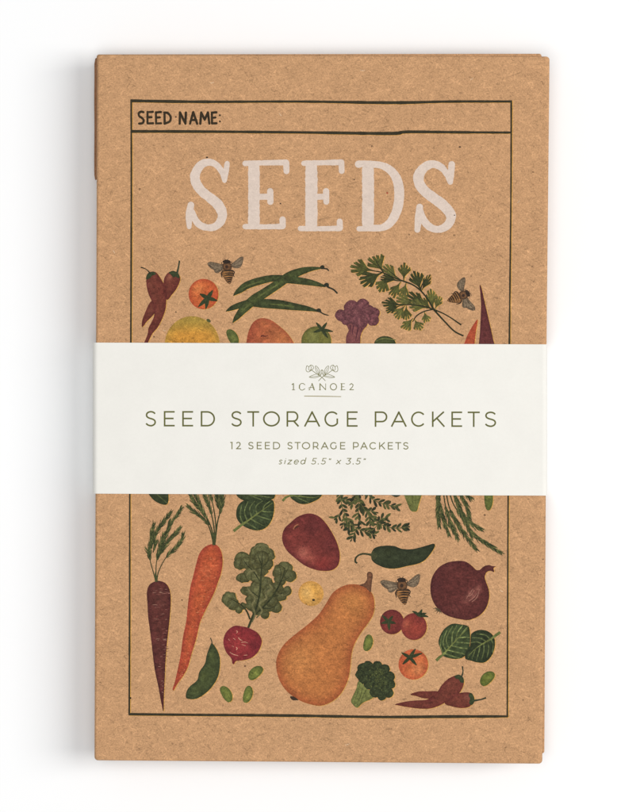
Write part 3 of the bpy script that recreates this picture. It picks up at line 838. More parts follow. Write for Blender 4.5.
basil(K8(430, 615, [(130, 98), (180, 70), (250, 75), (305, 90), (318, 130), (322, 200), (310, 270), (270, 335), (200, 352), (120, 336), (95, 310), (90, 270), (68, 230), (75, 180), (100, 130)]),
      k8v([(50, 365, 24), (75, 340, 22), (110, 312, 16), (160, 255, 11), (220, 190, 8), (300, 110, 3)]),
      [k8v(q) for q in ([(105, 310, 6), (82, 240, 6), (95, 160, 4)], [(130, 290, 6), (105, 220, 6), (135, 120, 4)], [(150, 265, 6), (130, 190, 6), (180, 90, 4)], [(175, 240, 6), (180, 150, 7), (215, 82, 4)], [(205, 205, 6), (220, 140, 7), (262, 82, 4)], [(230, 180, 5), (270, 130, 6), (300, 96, 4)],
                        [(115, 308, 6), (180, 330, 7), (240, 345, 4)], [(140, 280, 6), (220, 300, 7), (280, 315, 4)], [(170, 245, 6), (240, 262, 7), (302, 270, 4)], [(200, 215, 6), (260, 222, 6), (316, 225, 4)], [(230, 182, 5), (280, 178, 6), (318, 180, 4)])], c=(52, 76, 49), vc=(106, 128, 80), A=A, seed=5)
basil(K8(430, 615, [(330, 152), (380, 122), (440, 122), (490, 148), (516, 190), (517, 260), (490, 330), (440, 378), (380, 380), (330, 366), (283, 350), (285, 300), (318, 250), (324, 200)]),
      k8v([(562, 138, 22), (530, 160, 22), (490, 190, 16), (430, 225, 10), (370, 265, 6), (300, 330, 2)]),
      [k8v(q) for q in ([(480, 192, 5), (440, 160, 6), (370, 150, 4)], [(450, 212, 5), (400, 185, 6), (335, 182, 4)], [(420, 230, 5), (370, 215, 6), (326, 222, 4)], [(490, 195, 5), (505, 240, 6), (500, 300, 4)], [(460, 210, 5), (470, 270, 6), (455, 340, 4)],
                        [(430, 228, 5), (430, 290, 6), (410, 365, 4)], [(400, 250, 5), (390, 300, 6), (370, 365, 4)], [(365, 272, 5), (350, 310, 6), (335, 355, 4)], [(340, 292, 4), (318, 320, 5), (305, 345, 3)])], c=(42, 60, 42), vc=(90, 112, 70), A=A, seed=6)
ink(A, 'printed_basil', 0, label='pair of basil leaves at lower right')

# red potato
A = Art().add(smooth_closed(K8(270, 490, [(300, 188), (370, 200), (430, 245), (490, 330), (535, 420), (558, 510), (550, 590), (510, 635), (450, 648), (370, 640), (280, 605), (200, 545), (140, 490), (105, 430), (97, 370), (115, 310), (160, 265), (220, 215)])),
              paint((124, 54, 48), (96, 40, 42), 3.2, .75, mott=.1, ms=4, blobs=[(313, 526, 11, (88, 40, 40), .6), (328, 545, 8, (92, 42, 42), .5), (303, 553, 6, (186, 104, 86), .8), (311, 559, 5, (176, 92, 74), .6), (322, 566, 8, (156, 58, 52), .7), (328, 520, 4, (140, 70, 64), .4), (292, 540, 6, (140, 62, 54), .4)]), fringe=True)
A.add(ribbon([(293.2, 529.5, .5), (295, 526.2, 1.2), (298.6, 524, .6)]), flat((176, 112, 78)), 0)
A.add(ribbon([(294.6, 528.8, .6), (297, 526.8, 1.8), (299.6, 526, .6)]), flat((82, 46, 36)), 0)
ink(A, 'printed_potato', 0)

# leafy radish
A = Art()
def K7(ox, oy, p): return KK(7.11, ox, oy, p)
KL = (104, 102, 62); KD = (58, 62, 42)
lobes = [(140, 458, 56), (165, 492, 44), (205, 530, 28), (235, 505, 26), (230, 172, 58), (215, 205, 46), (265, 200, 50), (222, 306, 34), (250, 300, 40), (245, 395, 30), (290, 405, 46), (285, 460, 36), (300, 500, 46), (392, 562, 34),
         (545, 400, 36), (505, 430, 44), (465, 512, 46), (410, 505, 52), (440, 470, 46), (530, 242, 56), (568, 290, 46), (490, 262, 48), (500, 320, 46), (470, 380, 50),
         (345, 460, 60), (330, 540, 34), (350, 380, 66), (400, 345, 52), (420, 400, 50), (290, 275, 50), (340, 300, 50), (370, 250, 44), (330, 190, 58), (400, 205, 48), (412, 140, 48), (330, 130, 50), (370, 105, 56), (365, 165, 56)]
light_top = {0, 4, 19, 29, 36, 34, 26, 30}
for i, (x, y, r) in enumerate(lobes):
    (cx, cy), = K7(210, 535, [(x, y)])
    cc = mix(KL, KD, .15 if i in light_top else .45)
    A.add(ell(cx, cy, r / 7.11, r / 7.3, wob=.22, seed=i * 1.3, n=22), paint(cc, mix(cc, (44, 50, 34), .8), 1.6, .5, mott=.16, ms=2.0, seed=i, blobs=[(cx - 1.3, cy - 1.6, r / 10, (120, 116, 74), .45)]), 1.2, fringe=True)
for p in ([(270, 665, 16), (300, 590, 18), (335, 500, 14), (355, 400, 14), (362, 300, 12), (370, 200, 8), (372, 120, 3)], [(330, 560, 10), (400, 490, 12), (450, 430, 12), (490, 360, 12), (520, 290, 8), (535, 235, 3)],
          [(285, 600, 12), (260, 540, 12), (220, 495, 9), (160, 460, 5), (125, 440, 2)], [(355, 330, 8), (310, 260, 8), (260, 210, 6), (235, 170, 2)], [(360, 240, 6), (400, 200, 5), (425, 150, 2)],
          [(450, 440, 8), (500, 420, 6), (550, 395, 2)], [(370, 520, 8), (430, 520, 6), (480, 500, 2)], [(505, 330, 6), (545, 310, 5), (580, 290, 2)], [(345, 440, 7), (290, 400, 6), (240, 390, 2)], [(372, 230, 6), (350, 170, 6), (335, 120, 2)], [(495, 330, 5), (505, 270, 5), (495, 230, 2)], [(520, 300, 5), (550, 250, 4), (560, 215, 2)]):
    A.add(ribbon(K7(210, 535, p)), flat((50, 58, 38), .15), 0)
for p in ([(300, 620, 8), (320, 560, 12), (300, 500, 16), (320, 450, 14), (280, 400, 16), (262, 370, 6)], [(330, 590, 8), (370, 540, 14), (350, 490, 16), (400, 450, 18), (395, 410, 14), (440, 380, 16), (415, 335, 10), (440, 310, 6)],
          [(262, 290, 8), (280, 262, 14), (315, 255, 14), (335, 280, 8)], [(300, 110, 6), (340, 75, 10), (400, 75, 9), (430, 110, 5)], [(480, 420, 6), (530, 430, 8), (560, 410, 5)]):
    A.add(ribbon(K7(210, 535, p)), paint((126, 118, 76), (92, 90, 58), .7, mott=.12), 0)
gl = A
A = Art().add(smooth_closed(K7(215, 610, [(140, 112), (200, 118), (245, 130), (300, 160), (330, 205), (330, 245), (305, 300), (260, 340), (200, 358), (152, 362), (136, 384), (124, 380), (116, 345), (80, 300), (60, 240), (65, 190), (90, 145)])),
              paint((142, 48, 50), (106, 38, 44), 2.6, .7, mott=.12, ms=3, blobs=[(254, 645, 6, (108, 38, 44), .6), (236, 645, 8, (160, 58, 56), .6)]), fringe=True)
for p in ([(150, 145, 3), (160, 155, 5), (152, 165, 3)], [(165, 195, 4), (178, 210, 6), (195, 217, 3)], [(130, 200, 3), (145, 212, 4)], [(150, 265, 3), (157, 272, 6), (152, 285, 3)], [(105, 300, 3), (130, 315, 5), (165, 325, 3)], [(205, 322, 3), (230, 320, 4)], [(185, 230, 3), (215, 228, 4), (235, 236, 2)], [(120, 255, 2), (135, 262, 3)], [(95, 205, 2), (105, 218, 3)], [(190, 245, 2), (220, 255, 3)]):
    A.add(ribbon(K7(215, 610, p)), flat((206, 150, 122)), 0)
ra = ink(A, 'printed_radish', 1)
ink(gl, 'radish_leaves', 0, ra)

# green pod
A = Art().add(smooth_closed(K8(140, 630, [(575, 105), (612, 150), (636, 210), (640, 280), (625, 370), (580, 450), (520, 510), (450, 550), (390, 552), (367, 535), (374, 490), (400, 450), (458, 400), (475, 335), (518, 270), (534, 200), (555, 140)])),
              paint((64, 82, 50), (42, 58, 42), 2.6, .75, mott=.14, ms=4, blobs=[(202, 675, 4, (96, 112, 60), .55), (211, 655, 3, (90, 106, 60), .5), (196, 690, 4, (74, 92, 54), .5)]), fringe=True)
A.add(ribbon([(x, y, q / 8) for x, y, q in K8(140, 630, [(576, 118, 10), (574, 90, 8), (563, 62, 8)])]), flat((60, 66, 50)), 0)
ink(A, 'printed_pod', 0, label='plump green pod between carrot and beans')

# small yellow fruit
cx, cy = 270 + 217 / 5.333, 560 + 178 / 5.333
A = Art().add(ell(cx, cy, 12.3, 12.3, n=36), paint((216, 160, 82), (204, 142, 66), 1.6, .8, mott=.1, ms=3.2, blobs=[(cx + 3, cy - 4, 5, (224, 160, 66), .6), (cx - 4, cy - 1, 5, (224, 176, 104), .7), (cx + 9, cy + 3, 4, (208, 140, 58), .5)]), fringe=True)
A.add(ell(cx + 2.8, cy + 6.6, 1.5, 1.1), flat((60, 48, 34)), 0)
ink(A, 'printed_yellow_fruit', 0)

# butternut squash
KB = lambda p: T(270, 560, 5.333, p)
A = Art().add(smooth_closed(KB([(400, 135), (460, 130), (510, 145), (545, 180), (557, 230), (550, 290), (520, 340), (480, 395), (450, 450), (435, 500), (428, 570), (415, 640), (380, 710), (330, 755), (270, 777), (210, 768), (150, 745), (90, 700), (50, 640), (33, 570), (40, 510), (75, 450), (130, 400), (200, 345), (260, 290), (300, 230), (340, 170)])),
              paint((190, 116, 62), (160, 80, 46), 6, .85, mott=.08, ms=4, blobs=[(352, 600, 12, (202, 130, 68), .7), (300, 660, 16, (204, 134, 74), .6), (334, 668, 14, (196, 116, 62), .5), (318, 625, 8, (178, 100, 54), .3)]), fringe=True)
A.add(ribbon([(x, y, q / 5.333) for x, y, q in KB([(108, 730, 8), (125, 738, 20), (150, 746, 4)])]), flat((66, 52, 40)), 0)
sq = ink(A, 'printed_squash', 0)
A = Art().add(smooth_closed(KB([(478, 134), (505, 122), (518, 100), (518, 70), (535, 63), (548, 80), (543, 120), (538, 170), (522, 160), (508, 146)]), 4), paint((118, 78, 54), (78, 52, 40), 1.1, .8, mott=.15, ms=1.5), 1.0)
ink(A, 'stem', 1, sq)

# thyme sprigs
A = Art(); B = Art()
rt = random.Random(8)
def leaf7(x, y, d, l, w_, c):
    ex, ey = x + l * math.cos(d), y + l * math.sin(d)
    A.add(ribbon([(x, y, w_ * .35), (x + l * .35 * math.cos(d), y + l * .35 * math.sin(d), w_ * .9), (x + l * .72 * math.cos(d + .03), y + l * .72 * math.sin(d + .03), w_), (ex, ey, w_ * .3)], n=3), flat(c, .1), 0)
def sprig(path, step=31, ll=48, ww=18, ang=38):
    p = smooth_open([(325 + a / 7.11, 490 + b_ / 7.11, 6 / 7.11) for a, b_ in path], 12)
    B.add(ribbon(p, False), flat((92, 98, 60)), 0)
    acc = 0; tgt = 1.0; side = 1
    for i in range(1, len(p)):
        dx, dy = p[i][0] - p[i - 1][0], p[i][1] - p[i - 1][1]
        acc += math.hypot(dx, dy)
        if acc > tgt:
            tgt += step / 7.11 * rt.uniform(.75, 1.2)
            d = math.atan2(dy, dx)
            for sd in (1, -1):
                c = rt.choice([(50, 62, 42), (58, 70, 46), (44, 54, 40), (80, 90, 54)])
                leaf7(p[i][0], p[i][1], d + sd * math.radians(ang * rt.uniform(.65, 1.3)), ll / 7.11 * rt.uniform(.75, 1.2), ww / 7.11 * rt.uniform(.8, 1.15), c)
    dx, dy = p[-1][0] - p[-3][0], p[-1][1] - p[-3][1]
    leaf7(p[-1][0] - dx * .5, p[-1][1] - dy * .5, math.atan2(dy, dx), 24 / 7.11, 10 / 7.11, (52, 64, 44))
for p in ([(110, -20), (112, 60), (125, 130), (150, 190)], [(110, 60), (150, 72), (185, 90)], [(100, 170), (90, 190), (80, 200)], [(150, 190), (185, 240), (240, 280), (300, 300), (350, 320)], [(225, 270), (205, 320), (190, 350)], [(150, 190), (135, 235), (125, 255)],
          [(240, -20), (238, 60), (262, 110), (300, 165), (350, 215), (420, 255), (500, 272), (590, 262)], [(300, -10), (320, 50), (375, 85), (440, 105), (505, 118)],
          [(236, 50), (240, 120), (235, 190), (250, 230)], [(375, 235), (400, 205), (430, 200)], [(380, 235), (350, 275), (320, 290)], [(225, 0), (215, 60), (180, 100)], [(290, 150), (330, 150), (360, 158)], [(310, 180), (318, 220), (320, 240)], [(190, 240), (175, 260), (170, 270)]):
    sprig(p)
th = ink(A, 'printed_thyme', 0)
ink(B, 'stem', 1, th)

# broccoli stub below the band
A = Art().add(smooth_closed(T(400, 490, 5.818, [(15, 0), (28, 40), (45, 85), (62, 120), (85, 126), (100, 118), (110, 80), (128, 20), (130, -20), (15, -20)]), 3), paint((110, 122, 70), (84, 98, 56), 1.6, .7), fringe=True)
for p in ([(70, 0, 5), (72, 50, 5), (78, 90, 2)], [(95, 0, 5), (92, 40, 4), (88, 80, 2)]):
    A.add(ribbon(KK(5.818, 400, 490, p)), flat((80, 94, 54)), 0)
A.add(ribbon([(391, 494, 2), (396, 495.6, 3), (400, 494.8, 2)]), flat((48, 60, 42)), 0)
ink(A, 'printed_broccoli', 0, label='stalk of broccoli cut off by the paper band')

# dill, right
A = Art()
for i, (p, st) in enumerate([([(225, -20), (222, 60), (222, 140), (228, 215)], .0), ([(235, -20), (232, 80), (250, 160), (285, 262)], .3), ([(250, -20), (262, 80), (290, 180), (338, 290)], .35), ([(262, -20), (290, 110), (350, 220), (400, 290), (448, 350)], .32),
                      ([(280, -20), (310, 80), (370, 170), (410, 240), (470, 290), (592, 368)], .28), ([(320, -30), (370, 60), (392, 110), (406, 165)], .15), ([(340, 100), (400, 185), (478, 232)], .1), ([(360, -10), (385, 25), (412, 50)], .0), ([(300, -10), (330, 60), (350, 120)], .2), ([(400, 235), (415, 255), (420, 262)], 0)]):
    frond(A, p, 5.818, 400, 490, 8, 40, st, seed=50 + i, step=3.2, ang=23, wt=5.4)
ink(A, 'printed_dill', 0)

# green pepper
A = Art().add(smooth_closed(K7(350, 535, [(155, 120), (180, 90), (240, 76), (310, 78), (370, 98), (440, 100), (510, 85), (560, 70), (595, 62), (603, 80), (575, 130), (530, 180), (480, 205), (410, 220), (330, 238), (260, 236), (200, 214), (160, 185), (150, 150)])),
              paint((48, 62, 44), (34, 46, 36), 2.4, .7, mott=.12, ms=4, blobs=[(388, 550, 5, (60, 74, 48), .5), (400, 560, 5, (40, 54, 40), .5)]), fringe=True)
gp = ink(A, 'printed_green_pepper', 0)
A = Art()
A.add(ribbon(K7(350, 535, [(165, 145, 22), (130, 137, 14), (90, 134, 13), (55, 148, 12), (38, 172, 13), (40, 192, 14), (52, 200, 12)])), flat((58, 66, 46), .1), 0)
A.add(smooth_closed(K7(350, 535, [(152, 125), (168, 112), (185, 135), (192, 150), (182, 170), (165, 178), (152, 168)]), 3), flat((62, 72, 50)), 1.4)
ink(A, 'stem', 1, gp)

# dark tomato pair
KT = lambda p: KK(10.15, 375, 565, p)
A = Art()
(c1x, c1y), (c2x, c2y) = KT([(172, 578), (395, 625)])
A.add(ell(c1x, c1y, 12.0, 12.4, n=36), paint((122, 52, 46), (98, 40, 42), 2.4, .7, blobs=[(c1x - 2, c1y + 6, 4, (140, 62, 52), .5)]), fringe=True)
A.add(ell(c2x, c2y, 12.9, 13.5, n=36), paint((148, 62, 50), (110, 44, 44), 2.6, .7, blobs=[(c2x - 9, c2y - 3, 4.5, (196, 104, 76), .75), (c2x + 3, c2y + 4, 6, (158, 66, 52), .5), (c2x + 5, c2y - 8, 5, (116, 46, 44), .5)]), fringe=True)
tp = ink(A, 'printed_tomato_pair', 0)
A = Art()
star(A, *KT([(138, 575)])[0], KT([(72, 510), (182, 515), (210, 592), (145, 662), (62, 592)]), 3.0)
for tx, ty in ((378, 468), (478, 450), (522, 490), (542, 526), (400, 486), (440, 480)):
    A.add(ribbon(KT([(452, 520, 22), ((452 + tx) / 2, (505 + ty) / 2, 28), (tx, ty, 8)])), flat((46, 62, 42), .1), 0)
ink(A, 'calyx', 1, tp)

# onion
A = Art().add(smooth_closed(K8(425, 555, [(260, 47), (320, 52), (370, 82), (408, 118), (438, 118), (470, 92), (510, 80), (535, 88), (566, 92), (548, 106), (553, 136), (520, 126), (490, 142), (478, 180), (490, 220), (510, 280), (512, 350), (485, 430), (430, 488), (350, 520), (270, 512), (190, 490), (130, 455), (80, 400), (50, 330), (43, 250), (60, 170), (110, 100), (180, 60)]), 4),
              paint((98, 48, 44), (78, 38, 38), 3.2, .75, mott=.14, ms=2.2, blobs=[(472, 595, 4.5, (168, 104, 90), .8), (478, 589, 3.4, (172, 108, 92), .6), (466, 600, 4, (134, 78, 68), .6), (448, 566, 4, (112, 60, 54), .6), (455, 610, 5, (104, 56, 50), .5), (437, 585, 6, (82, 42, 44), .5), (490, 568, 2.5, (130, 78, 66), .6)]), 1.5, fringe=True)
for p in ([(330, 330, 4), (370, 320, 6), (395, 280, 3)], [(350, 370, 4), (390, 340, 5), (420, 300, 3)], [(330, 350, 3), (370, 290, 5), (385, 270, 3)], [(375, 375, 4), (415, 340, 7), (435, 275, 3)]):
    A.add(ribbon([(x, y, q / 8) for x, y, q in K8(425, 555, p)]), flat((168, 112, 96)), 0)
for p in ([(340, 345, 3), (380, 320, 3), (410, 280, 2)], [(365, 370, 3), (405, 335, 4), (425, 290, 2)]):
    A.add(ribbon([(x, y, q / 8) for x, y, q in K8(425, 555, p)]), flat((96, 50, 48)), 0)
on = ink(A, 'printed_onion', 0)
A = Art()
for tx, ty in ((62, 428), (76, 418), (72, 452), (92, 468), (118, 470), (135, 470)):
    A.add(ribbon([(x, y, q / 8) for x, y, q in K8(425, 555, [(112, 436, 14), ((112 + tx) / 2, (436 + ty) / 2, 8), (tx, ty, 2)])]), flat((84, 72, 52)), 0)
ink(A, 'roots', 1, on)

# broccoli
A = Art().add(smooth_closed(K7(350, 600, [(58, 580), (45, 630), (8, 712), (22, 745), (52, 766), (92, 730), (168, 692), (150, 640), (100, 580)]), 4), paint((112, 126, 74), (84, 98, 56), 1.8, .6, mott=.14, ms=2.5), 1.3, fringe=True)
for p in ([(70, 600, 5), (50, 670, 5), (30, 735, 3)], [(90, 620, 6), (75, 680, 5), (50, 745, 3)], [(115, 640, 8), (95, 680, 5), (80, 720, 2)]):
    A.add(ribbon(K7(350, 600, p)), flat((78, 92, 54)), 0)
bs = A
A = Art()
fl = [(200, 565, 88), (95, 490, 46), (72, 530, 34), (130, 462, 32), (195, 468, 36), (245, 495, 40), (282, 545, 38), (290, 600, 34), (275, 660, 36), (225, 680, 36), (180, 655, 40), (140, 600, 42), (100, 560, 38), (215, 520, 44), (160, 520, 44), (240, 580, 44), (200, 610, 44), (150, 480, 30), (250, 640, 36)]
for i, (x, y, r) in enumerate(fl):
    (cx, cy), = K7(350, 600, [(x, y)])
    A.add(ell(cx, cy, r / 7.11, r / 7.3, wob=.16, seed=i * 2.1), paint((52, 68, 44), (34, 48, 36), 1.5, .7, mott=.26, ms=1.4, seed=i, blobs=[(378, 673, 4, (92, 104, 58), .6), (384, 684, 3, (92, 104, 58), .5)]), 1.0, fringe=True)
rb = random.Random(4)
for i in range(90):
    a_, r_ = rb.uniform(0, 6.28), rb.uniform(0, 13)
    A.add(ell(377 + r_ * math.cos(a_) * .9, 679 + r_ * math.sin(a_) * .95, rb.uniform(.4, .9), n=7), flat(rb.choice([(84, 98, 56), (70, 86, 50), (36, 50, 36), (60, 76, 46)])), 0)
br = ink(A, 'printed_broccoli', 1, label='broccoli beside the butternut squash')
ink(bs, 'stem', 0, br)

# orange tomato
cx, cy = 350 + 450 / 7.11, 600 + 458 / 7.11
A = Art().add(ell(cx, cy, 14.8, 15.2, n=40), paint((204, 106, 60), (180, 76, 50), 2.4, .7, blobs=[(cx - 9, cy - 2, 6, (188, 78, 50), .6), (cx + 5, cy + 5, 7, (216, 136, 84), .7), (cx, cy - 9, 4, (196, 86, 54), .4)]), fringe=True)
to = ink(A, 'printed_tomato', 0, label='orange tomato with its calyx on top')
A = Art(); star(A, *K7(350, 600, [(425, 408)])[0], K7(350, 600, [(366, 375), (466, 346), (514, 378), (474, 464), (374, 458)]), 3.2)
ink(A, 'calyx', 1, to)

# chillies, lower right
KC = lambda p: KK(6.4, 390, 640, p)
A = Art()
A.add(smooth_closed(KC([(130, 348), (180, 330), (240, 328), (310, 330), (310, 370), (230, 375), (170, 360)])), paint(RED, RED_E, 1.8), fringe=True)
A.add(smooth_closed(KC([(440, 340), (500, 335), (530, 350), (540, 385), (510, 425), (460, 436), (400, 426), (350, 405), (390, 360)])), paint(RED, RED_E, 1.8, blobs=[(467, 697, 3, (148, 88, 72), .7)]), fringe=True)
A.add(smooth_closed(KC([(440, 225), (415, 228), (370, 250), (330, 290), (300, 335), (240, 380), (160, 387), (90, 396), (32, 412), (60, 420), (120, 431), (200, 440), (270, 436), (340, 408), (430, 350), (457, 320), (473, 275), (465, 240)])),
      paint(RED, RED_E, 2.0, blobs=[(450, 682, 3.5, (142, 76, 60), .6), (430, 700, 4, (104, 48, 44), .5), (412, 705, 4, (128, 68, 56), .5)]), fringe=True)
c2 = ink(A, 'printed_chilli_pair', 0)
A = Art()
A.add(smooth_closed(KC([(412, 232), (440, 221), (468, 240), (473, 272), (452, 272), (440, 252), (425, 248)]), 3), GC)
A.add(smooth_closed(KC([(503, 352), (518, 338), (535, 358), (541, 392), (524, 416), (506, 404), (512, 378)]), 3), GC)
A.add(ribbon(KC([(456, 240, 12), (467, 205, 8), (463, 168, 9)])), flat((50, 64, 50)), 0)
A.add(ribbon(KC([(538, 388, 14), (580, 381, 9), (615, 370, 12)])), flat((50, 62, 48)), 0)
A.add(ribbon(KC([(68, 382, 1.5), (90, 378, 3), (108, 378, 1.5)])), flat((96, 66, 48)), 0)
ink(A, 'stem', 1, c2)

# stray coloured fibres pressed into the paper
A = Art()
for x, y, r, c in ((207.0, 157.2, 1.1, (58, 48, 40)), (387.2, 193.0, 1.0, (168, 62, 44)), (280.4, 203.6, .9, (70, 54, 44)), (454.5, 215.2, .7, (60, 60, 50)), (354.2, 179.6, .8, (90, 66, 48)),
                   (372, 146, .9, (120, 88, 64)), (460, 147, 1.2, (104, 78, 58)), (182, 600, .8, (96, 70, 50)), (404, 604, .6, (90, 60, 40)), (130.5, 698, 1.0, (90, 66, 46)), (245, 666, .9, (112, 72, 52)), (176, 312, .8, (110, 84, 60)), (533, 172, 0.8, (120, 88, 62)), (110, 420, .8, (110, 80, 60)), (523, 700, .8, (120, 88, 62))):
    A.add(ell(x, y, r, r * .8, n=8, wob=.5, seed=x), flat(c), 0)
for x, y, l, a_ in ((279, 113, 4, .8), (517, 203, 4, -.8), (437, 260, 5, .4), (163, 330, 3, .2), (345, 745, 5, -.3), (500, 590, 4, .5), (113, 250, 4, 1.0), (210, 83, 4, -.2), (360, 70, 5, .1), (470, 80, 4, -.6)):
    A.add(ribbon([(x, y, .3), (x + l * .5 * math.cos(a_), y + l * .5 * math.sin(a_) + .4, .6), (x + l * math.cos(a_), y + l * math.sin(a_), .3)], n=4), flat((232, 200, 164)), 0)
fo = ink(A, 'paper_flecks', 0)
fo['kind'] = 'stuff'

# ------------------------------------------------------------------ belly band
BT = 0.00022                     # card thickness
GAP = 0.00014
zt = TOP + GAP
bl, br_ = (92.7, 342.6, 493.6), (547.3, 344.4, 495.6)
cxb, cyb = X(320), Y(419)
band = thing('belly_band', (cxb, cyb, 0), 'ivory paper belly band wrapped round the stack, printed SEED STORAGE PACKETS', 'paper band')
def section(xl, xr, z0, z1, r, n=8):
    pts = []
    for (cx_, cz_, a0) in ((xl + r, z1 - r, 180), (xr - r, z1 - r, 90), (xr - r, z0 + r, 0), (xl + r, z0 + r, -90)):
        for i in range(n + 1):
            a = math.radians(a0 - 90 * i / n)
            pts.append((cx_ + r * math.cos(a), cz_ + r * math.sin(a)))
    return pts
xl, xr = X(bl[0]), X(br_[0])
ro = 0.00105
outer = section(xl, xr, 0.00002, zt + BT, ro)
inner = section(xl + BT, xr - BT, 0.00002 + BT, zt, ro - BT)
# more points along the long faces so the card can bow very slightly
verts = []; faces = []
def ytop(x): t = (x - xl) / (xr - xl); return Y(bl[1]) + (Y(br_[1]) - Y(bl[1])) * t
def ybot(x): t = (x - xl) / (xr - xl); return Y(bl[2]) + (Y(br_[2]) - Y(bl[2])) * t
n = len(outer)
for pts in (outer, inner):
    for (x, z) in pts: verts.append((x - cxb, ytop(x) - cyb, z))
    for (x, z) in pts: verts.append((x - cxb, ybot(x) - cyb, z))
for i in range(n):
    j = (i + 1) % n
    faces.append((i, j, n + j, n + i))                    # outside
    faces.append((2 * n + j, 2 * n + i, 3 * n + i, 3 * n + j))  # inside
    faces.append((j, i, 2 * n + i, 2 * n + j))            # top cut edge
    faces.append((n + i, n + j, 3 * n + j, 3 * n + i))    # bottom cut edge
bo = mesh_obj('paper_strip', verts, faces, M_BAND, band)
me = bo.data
for p in me.polygons: p.use_smooth = abs(p.normal.y) < 0.5
me.set_sharp_from_angle(angle=math.radians(40)) if hasattr(me, 'set_sharp_from_angle') else None

zB = zt + BT + 0.000012
def on_band(x, y): return (X(x) - cxb, Y(y) - cyb)
def bink(art, name, mat, layer=0):
    return art.build(name, mat, band, zB + layer * STEP, on_band)

# single-line letter shapes: unit cell, x 0..1 across the letter, y 0 (top) .. 1 (baseline)
def arc(cx, cy, rx, ry, a0, a1, n=14):
    return [(cx + rx * math.cos(math.radians(a0 + (a1 - a0) * i / n)), cy + ry * math.sin(math.radians(a0 + (a1 - a0) * i / n))) for i in range(n + 1)]
S_ = [(.93, .14), (.80, .05), (.60, .0), (.42, .0), (.22, .05), (.10, .15), (.08, .27), (.16, .38), (.36, .46), (.60, .51), (.82, .58), (.93, .68), (.94, .80), (.84, .92), (.62, 1.0), (.42, 1.0), (.20, .95), (.03, .84)]
GL = {
 'S': [('c', S_)],
 'E': [('l', [(0, 0), (0, 1)]), ('l', [(0, 0), (1, 0)]), ('l', [(0, .48), (.88, .48)]), ('l', [(0, 1), (1, 1)])],
 'D': [('l', [(0, 0), (0, 1)]), ('c', [(0, 0), (.40, 0)] + arc(.45, .5, .55, .5, -85, 85) + [(.40, 1), (0, 1)])],
 'T': [('l', [(0, 0), (1, 0)]), ('l', [(.5, 0), (.5, 1)])],
 'O': [('c', arc(.5, .5, .5, .5, 0, 360, 30))],
 'R': [('l', [(0, 0), (0, 1)]), ('c', [(0, 0), (.5, 0)] + arc(.55, .33, .38, .33, -80, 80, 10) + [(.5, .66), (0, .66)]), ('l', [(.58, .66), (.97, 1)])],
 'A': [('l', [(0, 1), (.5, 0)]), ('l', [(.5, 0), (1, 1)]), ('l', [(.17, .68), (.83, .68)])],
 'G': [('c', arc(.52, .5, .52, .5, -42, -318 + 0, 26)[:27]), ('l', [(.93, .52), (.93, .80)])],
 'P': [('l', [(0, 0), (0, 1)]), ('c', [(0, 0), (.5, 0)] + arc(.56, .34, .42, .34, -80, 80, 10) + [(.5, .68), (0, .68)])],
 'C': [('c', arc(.56, .5, .56, .5, -40, -320, 26))],
 'K': [('l', [(0, 0), (0, 1)]), ('l', [(.95, 0), (0, .68)]), ('l', [(.36, .42), (1, 1)])],
 'N': [('l', [(0, 1), (0, 0)]), ('l', [(0, 0), (1, 1)]), ('l', [(1, 1), (1, 0)])],
 '1': [('l', [(0, .0), (.9, 0)]), ('l', [(.75, 0), (.75, 1)])],
 '2': [('c', [(.05, .16), (.22, .03), (.48, -.01), (.75, .06), (.88, .24), (.80, .44), (.55, .66), (.05, 1)]), ('l', [(.04, 1), (1, 1)])],
 '5': [('l', [(.92, 0), (.22, 0)]), ('l', [(.22, 0), (.14, .44)]), ('c', [(.14, .44), (.5, .42), (.8, .50), (.92, .70), (.80, .92), (.48, 1.0), (.18, .97), (.0, .86)])],
 '3': [('l', [(.08, 0), (.9, 0)]), ('l', [(.9, 0), (.45, .42)]), ('c', [(.45, .42), (.75, .46), (.93, .64), (.88, .86), (.62, .99), (.3, 1.0), (.0, .88)])],
 '.': [('l', [(.4, .97), (.6, .97)])],
 '"': [('l', [(.25, 0), (.18, .28)]), ('l', [(.8, 0), (.73, .28)])],
 's': [('c', [(.92, .16), (.7, .02), (.4, .0), (.15, .1), (.14, .32), (.4, .46), (.75, .56), (.88, .74), (.72, .94), (.42, 1.0), (.05, .88)])],
 'i': [('l', [(.5, 0), (.5, 1)]), ('l', [(.5, -.38), (.5, -.28)])],
 'z': [('l', [(.08, .02), (.92, .02)]), ('l', [(.92, .02), (.05, 1)]), ('l', [(.05, .98), (.95, .98)])],
 'e': [('c', [(.05, .5), (.97, .5), (.93, .25), (.72, .04), (.5, 0), (.22, .08), (.04, .32), (.02, .6), (.14, .86), (.42, 1.0), (.72, .98), (.92, .84)])],
 'd': [('c', arc(.47, .5, .45, .5, 0, 360, 22)), ('l', [(.95, -.62), (.95, 1)])],
 'x': [('l', [(0, 0), (1, 1)]), ('l', [(1, 0), (0, 1)])],
}
